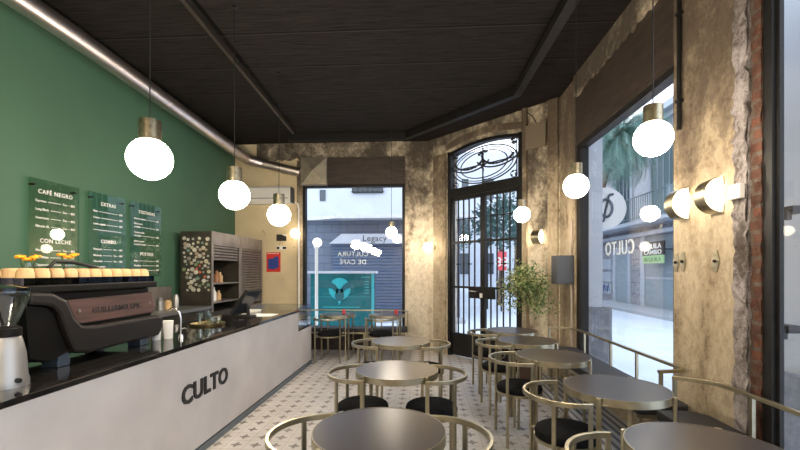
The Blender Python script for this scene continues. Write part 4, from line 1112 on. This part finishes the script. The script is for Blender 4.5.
# round blade sign
c = at(604.5, 208.5, y=6.05)
t = thing('round_sign', 'round white blade sign with a slashed letter mark outside the street window', 'sign', (c.x, 6.05, c.z-.3))
MB().cyl((c.x, 6.03, c.z), (c.x, 6.07, c.z), .295, n=56).build('disc', M['whiteplastic'], t, smooth=True)
mk = MB(); q0 = Vector((c.x+.01, 6.022, c.z))
mk.tube([q0+Vector((.085*math.cos(2*PI*k/32), 0, .125*math.sin(2*PI*k/32))) for k in range(33)], .020, 8)
mk.tube(smooth_path([q0+Vector(v) for v in ((.10, 0, .20), (.04, 0, .19), (.02, 0, .08), (-.02, 0, -.08), (-.03, 0, -.19), (-.09, 0, -.19))]), .016, 8)
mk.build('slashed_letter_mark', simple('slate_mark', (.05,.07,.09), .5), t)
MB().box(c.x-.5, c.x-.28, 6.035, 6.065, c.z+.05, c.z+.09).build('arm', M['irongrey'], t)
c = at(652, 87, y=7.2)
t = thing('hanging_street_lamp', 'dark round street lamp hanging on a wire outside above the street window', 'street lamp', c)
MB().lathe([(.001, -.03), (.15, -.03), (.19, 0), (.12, .05), (.03, .07), (.03, .14), (.001, .14)], c, 24).build('lamp_shade', M['shutter'], t, smooth=True)
MB().tube([(XR+.31, 7.2, c.z+.45), c+Vector((0,0,.14)), (FX-.2, 9.0, c.z+.9)], .008, 6).build('wire', M['irongrey'], t)
# outside pier of this house
struct(MB().box(XR+.13, 2.27, 5.40, 5.80, 1.04, 4.3), 'outside_pier', M['palewall'])
struct(MB().box(XR+.13, 2.37, 5.36, 5.84, GZ, 1.04), 'outside_pier_plinth', M['plinth'])
# neighbouring pier near the right edge
t = thing('arcade_pier', 'pale rendered street pier with rough grey plinth outside the near window', 'pier', (3.6, 3.7, GZ))
MB().box(3.15, 6.0, 3.55, 4.1, .62, 6.5).build('shaft', M['palewall'], t)
MB().box(3.10, 6.05, 3.50, 4.15, GZ, .62).build('plinth', M['plinth'], t)
for (px, py) in ((787, 211), (783, 328)):
    q = at(px, py, y=3.50)
    MB().box(q.x-.04, q.x+.05, 3.40, 3.55, q.z-.03, q.z+.03).box(q.x-.06, q.x-.03, 3.42, 3.46, q.z-.08, q.z+.0).build('bracket', M['irongrey'], t)

# far ends of the street seen through the door
bcx = thing('building', 'distant pale building closing the street behind the iron door', 'building', (5, 42, 0))
MB().box(-6, 9, 40, 46, GZ, 13).build('wall', M['palewall'], bcx)
for k in range(5):
    for j in range(3): MB().box(-4+2.4*k, -3+2.4*k, 39.95, 40, 1.2+3.6*j, 3.2+3.6*j).build('window', M['windowdark'], bcx)
bd = thing('building', 'blue-grey side building beyond the left leaf of the iron door', 'building', (0, 25, 0))
MB().box(-6, 1.4, 21, 34, GZ, 8).build('wall', M['bluewall'], bd)
MB().box(-.2, 1.0, 20.95, 21, .3, 2.6).build('window', M['windowdark'], bd)
MB().box(1.0, 1.5, 20.8, 21, 2.8, 3.0).build('ledge', M['palewall'], bd)
def tree(x, y, h, rad, lab, cat='tree', n=1500):
    t = thing('street_tree', lab, 'tree', (x, y, GZ), group='trees along the street')
    MB().tube([(x, y, GZ), (x+.1, y, h*.5), (x, y, h*.8)], [.13, .10, .05], 8).build('trunk', M['bark'], t, smooth=True)
    lv = MB()
    for _ in range(n):
        d = Vector((random.gauss(0, 1), random.gauss(0, 1), random.gauss(0, .8))); d = d/max(d.length, .01)*rad*random.uniform(.45, 1)**.6
        c = Vector((x, y, h))+d
        a = Vector((random.uniform(-1, 1), random.uniform(-1, 1), random.uniform(-1, 1))).normalized(); b = a.cross(Vector((.3, .5, 1))).normalized()
        s = random.uniform(.10, .2); lv.add([c-a*s, c-b*s*.5, c+a*s, c+b*s*.5], [(0,1,2,3)])
    lv.build('crown', M['treegreen'], t)
tree(3.4, 19, 3.7, 1.3, 'green street tree seen through the right leaf of the iron door', n=500)
tree(2.6, 36, 4.6, 1.6, 'farther street tree seen through the middle of the iron door', n=500)
tree(5.8, 27, 5.0, 1.8, 'street tree farthest right behind the potted fig', n=600)
# dark lamp and red sign
q = at(487, 250, y=17)
t = thing('street_lamp', 'dark street lamp post with lantern seen through the iron door', 'street lamp', (q.x, 17, GZ))
MB().cyl((q.x, 17, GZ), (q.x, 17, 2.5), .05, n=10).build('post', M['irongrey'], t)
MB().lathe([(.05, 0), (.16, .3), (.18, .32), (.03, .45), (.001, .5)], (q.x, 17, 2.5), 10).build('lantern', M['irongrey'], t)
q = at(501.5, 261, y=16)
t = thing('hanging_sign', 'small red square sign out in the street behind the iron door', 'sign', (q.x, 16, q.z))
MB().box(q.x-.19, q.x+.19, 15.97, 16.0, q.z-.36, q.z+.36).build('board', M['signred'], t)
text_mb('88', .5, (q.x, 15.97, q.z-.2), (1,0,0), (0,0,1), .01, .01, 1, 'CENTER').build('sign_marking', M['whiteplastic'], t)
MB().cyl((q.x, 16.03, GZ), (q.x, 16.03, q.z+.42), .03, n=8).build('post', M['irongrey'], t)
# palm
x, y, z = 7.35, 16.0, 6.4
t = thing('palm_tree', 'drooping palm tree against the white sky outside the street window', 'palm tree', (x, y, GZ))
MB().tube([(x-1.15, y, GZ), (x-1.05, y, 3), (x-.6, y, 5.0), (x, y, z)], [.24, .18, .15, .14], 12).build('trunk', M['bark'], t, smooth=True)
for k in range(110):
    a = k*2.399; el = R(80)-R(115)*(k/110); L = random.uniform(1.7, 2.2)
    pts = []; p = Vector((x, y, z)); e = el
    for i in range(9):
        pts.append(p.copy()); p = p+Vector((math.cos(a)*math.cos(e), math.sin(a)*math.cos(e), math.sin(e)))*L/8; e -= .24
    fd = MB(); fd.tube(pts, [.02-.002*i for i in range(9)], 4)
    sd = Vector((-math.sin(a), math.cos(a), 0))
    for i in range(32):
        f = (i+1)/33*8; j = min(7, int(f)); b = pts[j].lerp(pts[j+1], f-j); tg = (pts[j+1]-pts[j]).normalized()
        for s in (-1, 1):
            d = (sd*s*.7+tg*.5+Vector((0,0,-.55))).normalized(); ll_ = .55*(1-abs(f/8-.4))
            fd.add([b-tg*.015, b+tg*.015, b+d*ll_], [(0,1,2)])
    fd.build('frond', M['palm'], t)

# ------------------------------------------------------------------ sky and render settings
w = bpy.data.worlds.new('sky'); S.world = w; w.use_nodes = True
nt = w.node_tree; nt.nodes.clear()
o = nt.nodes.new('ShaderNodeOutputWorld'); bg = nt.nodes.new('ShaderNodeBackground')
tc = nt.nodes.new('ShaderNodeTexCoord'); sx = nt.nodes.new('ShaderNodeSeparateXYZ'); nt.links.new(tc.outputs['Generated'], sx.inputs[0])
col = ramp(nt, sx.outputs[2], [(.0, (.97,.98,1)), (.35, (.87,.93,1)), (1.0, (.70,.82,1))])
nt.links.new(col, bg.inputs[0]); bg.inputs[1].default_value = 1.5
nt.links.new(bg.outputs[0], o.inputs[0])
S.view_settings.view_transform = 'Standard'; S.view_settings.look = 'None'; S.view_settings.gamma = 1
S.view_settings.use_curve_mapping = False
S.view_settings.exposure = 1.25
c = S.cycles
c.use_denoising = True
try: c.denoiser = 'OPENIMAGEDENOISE'
except Exception: pass
c.max_bounces = 10; c.diffuse_bounces = 5; c.glossy_bounces = 4; c.transparent_max_bounces = 16
c.sample_clamp_indirect = 6; c.caustics_reflective = False; c.caustics_refractive = False
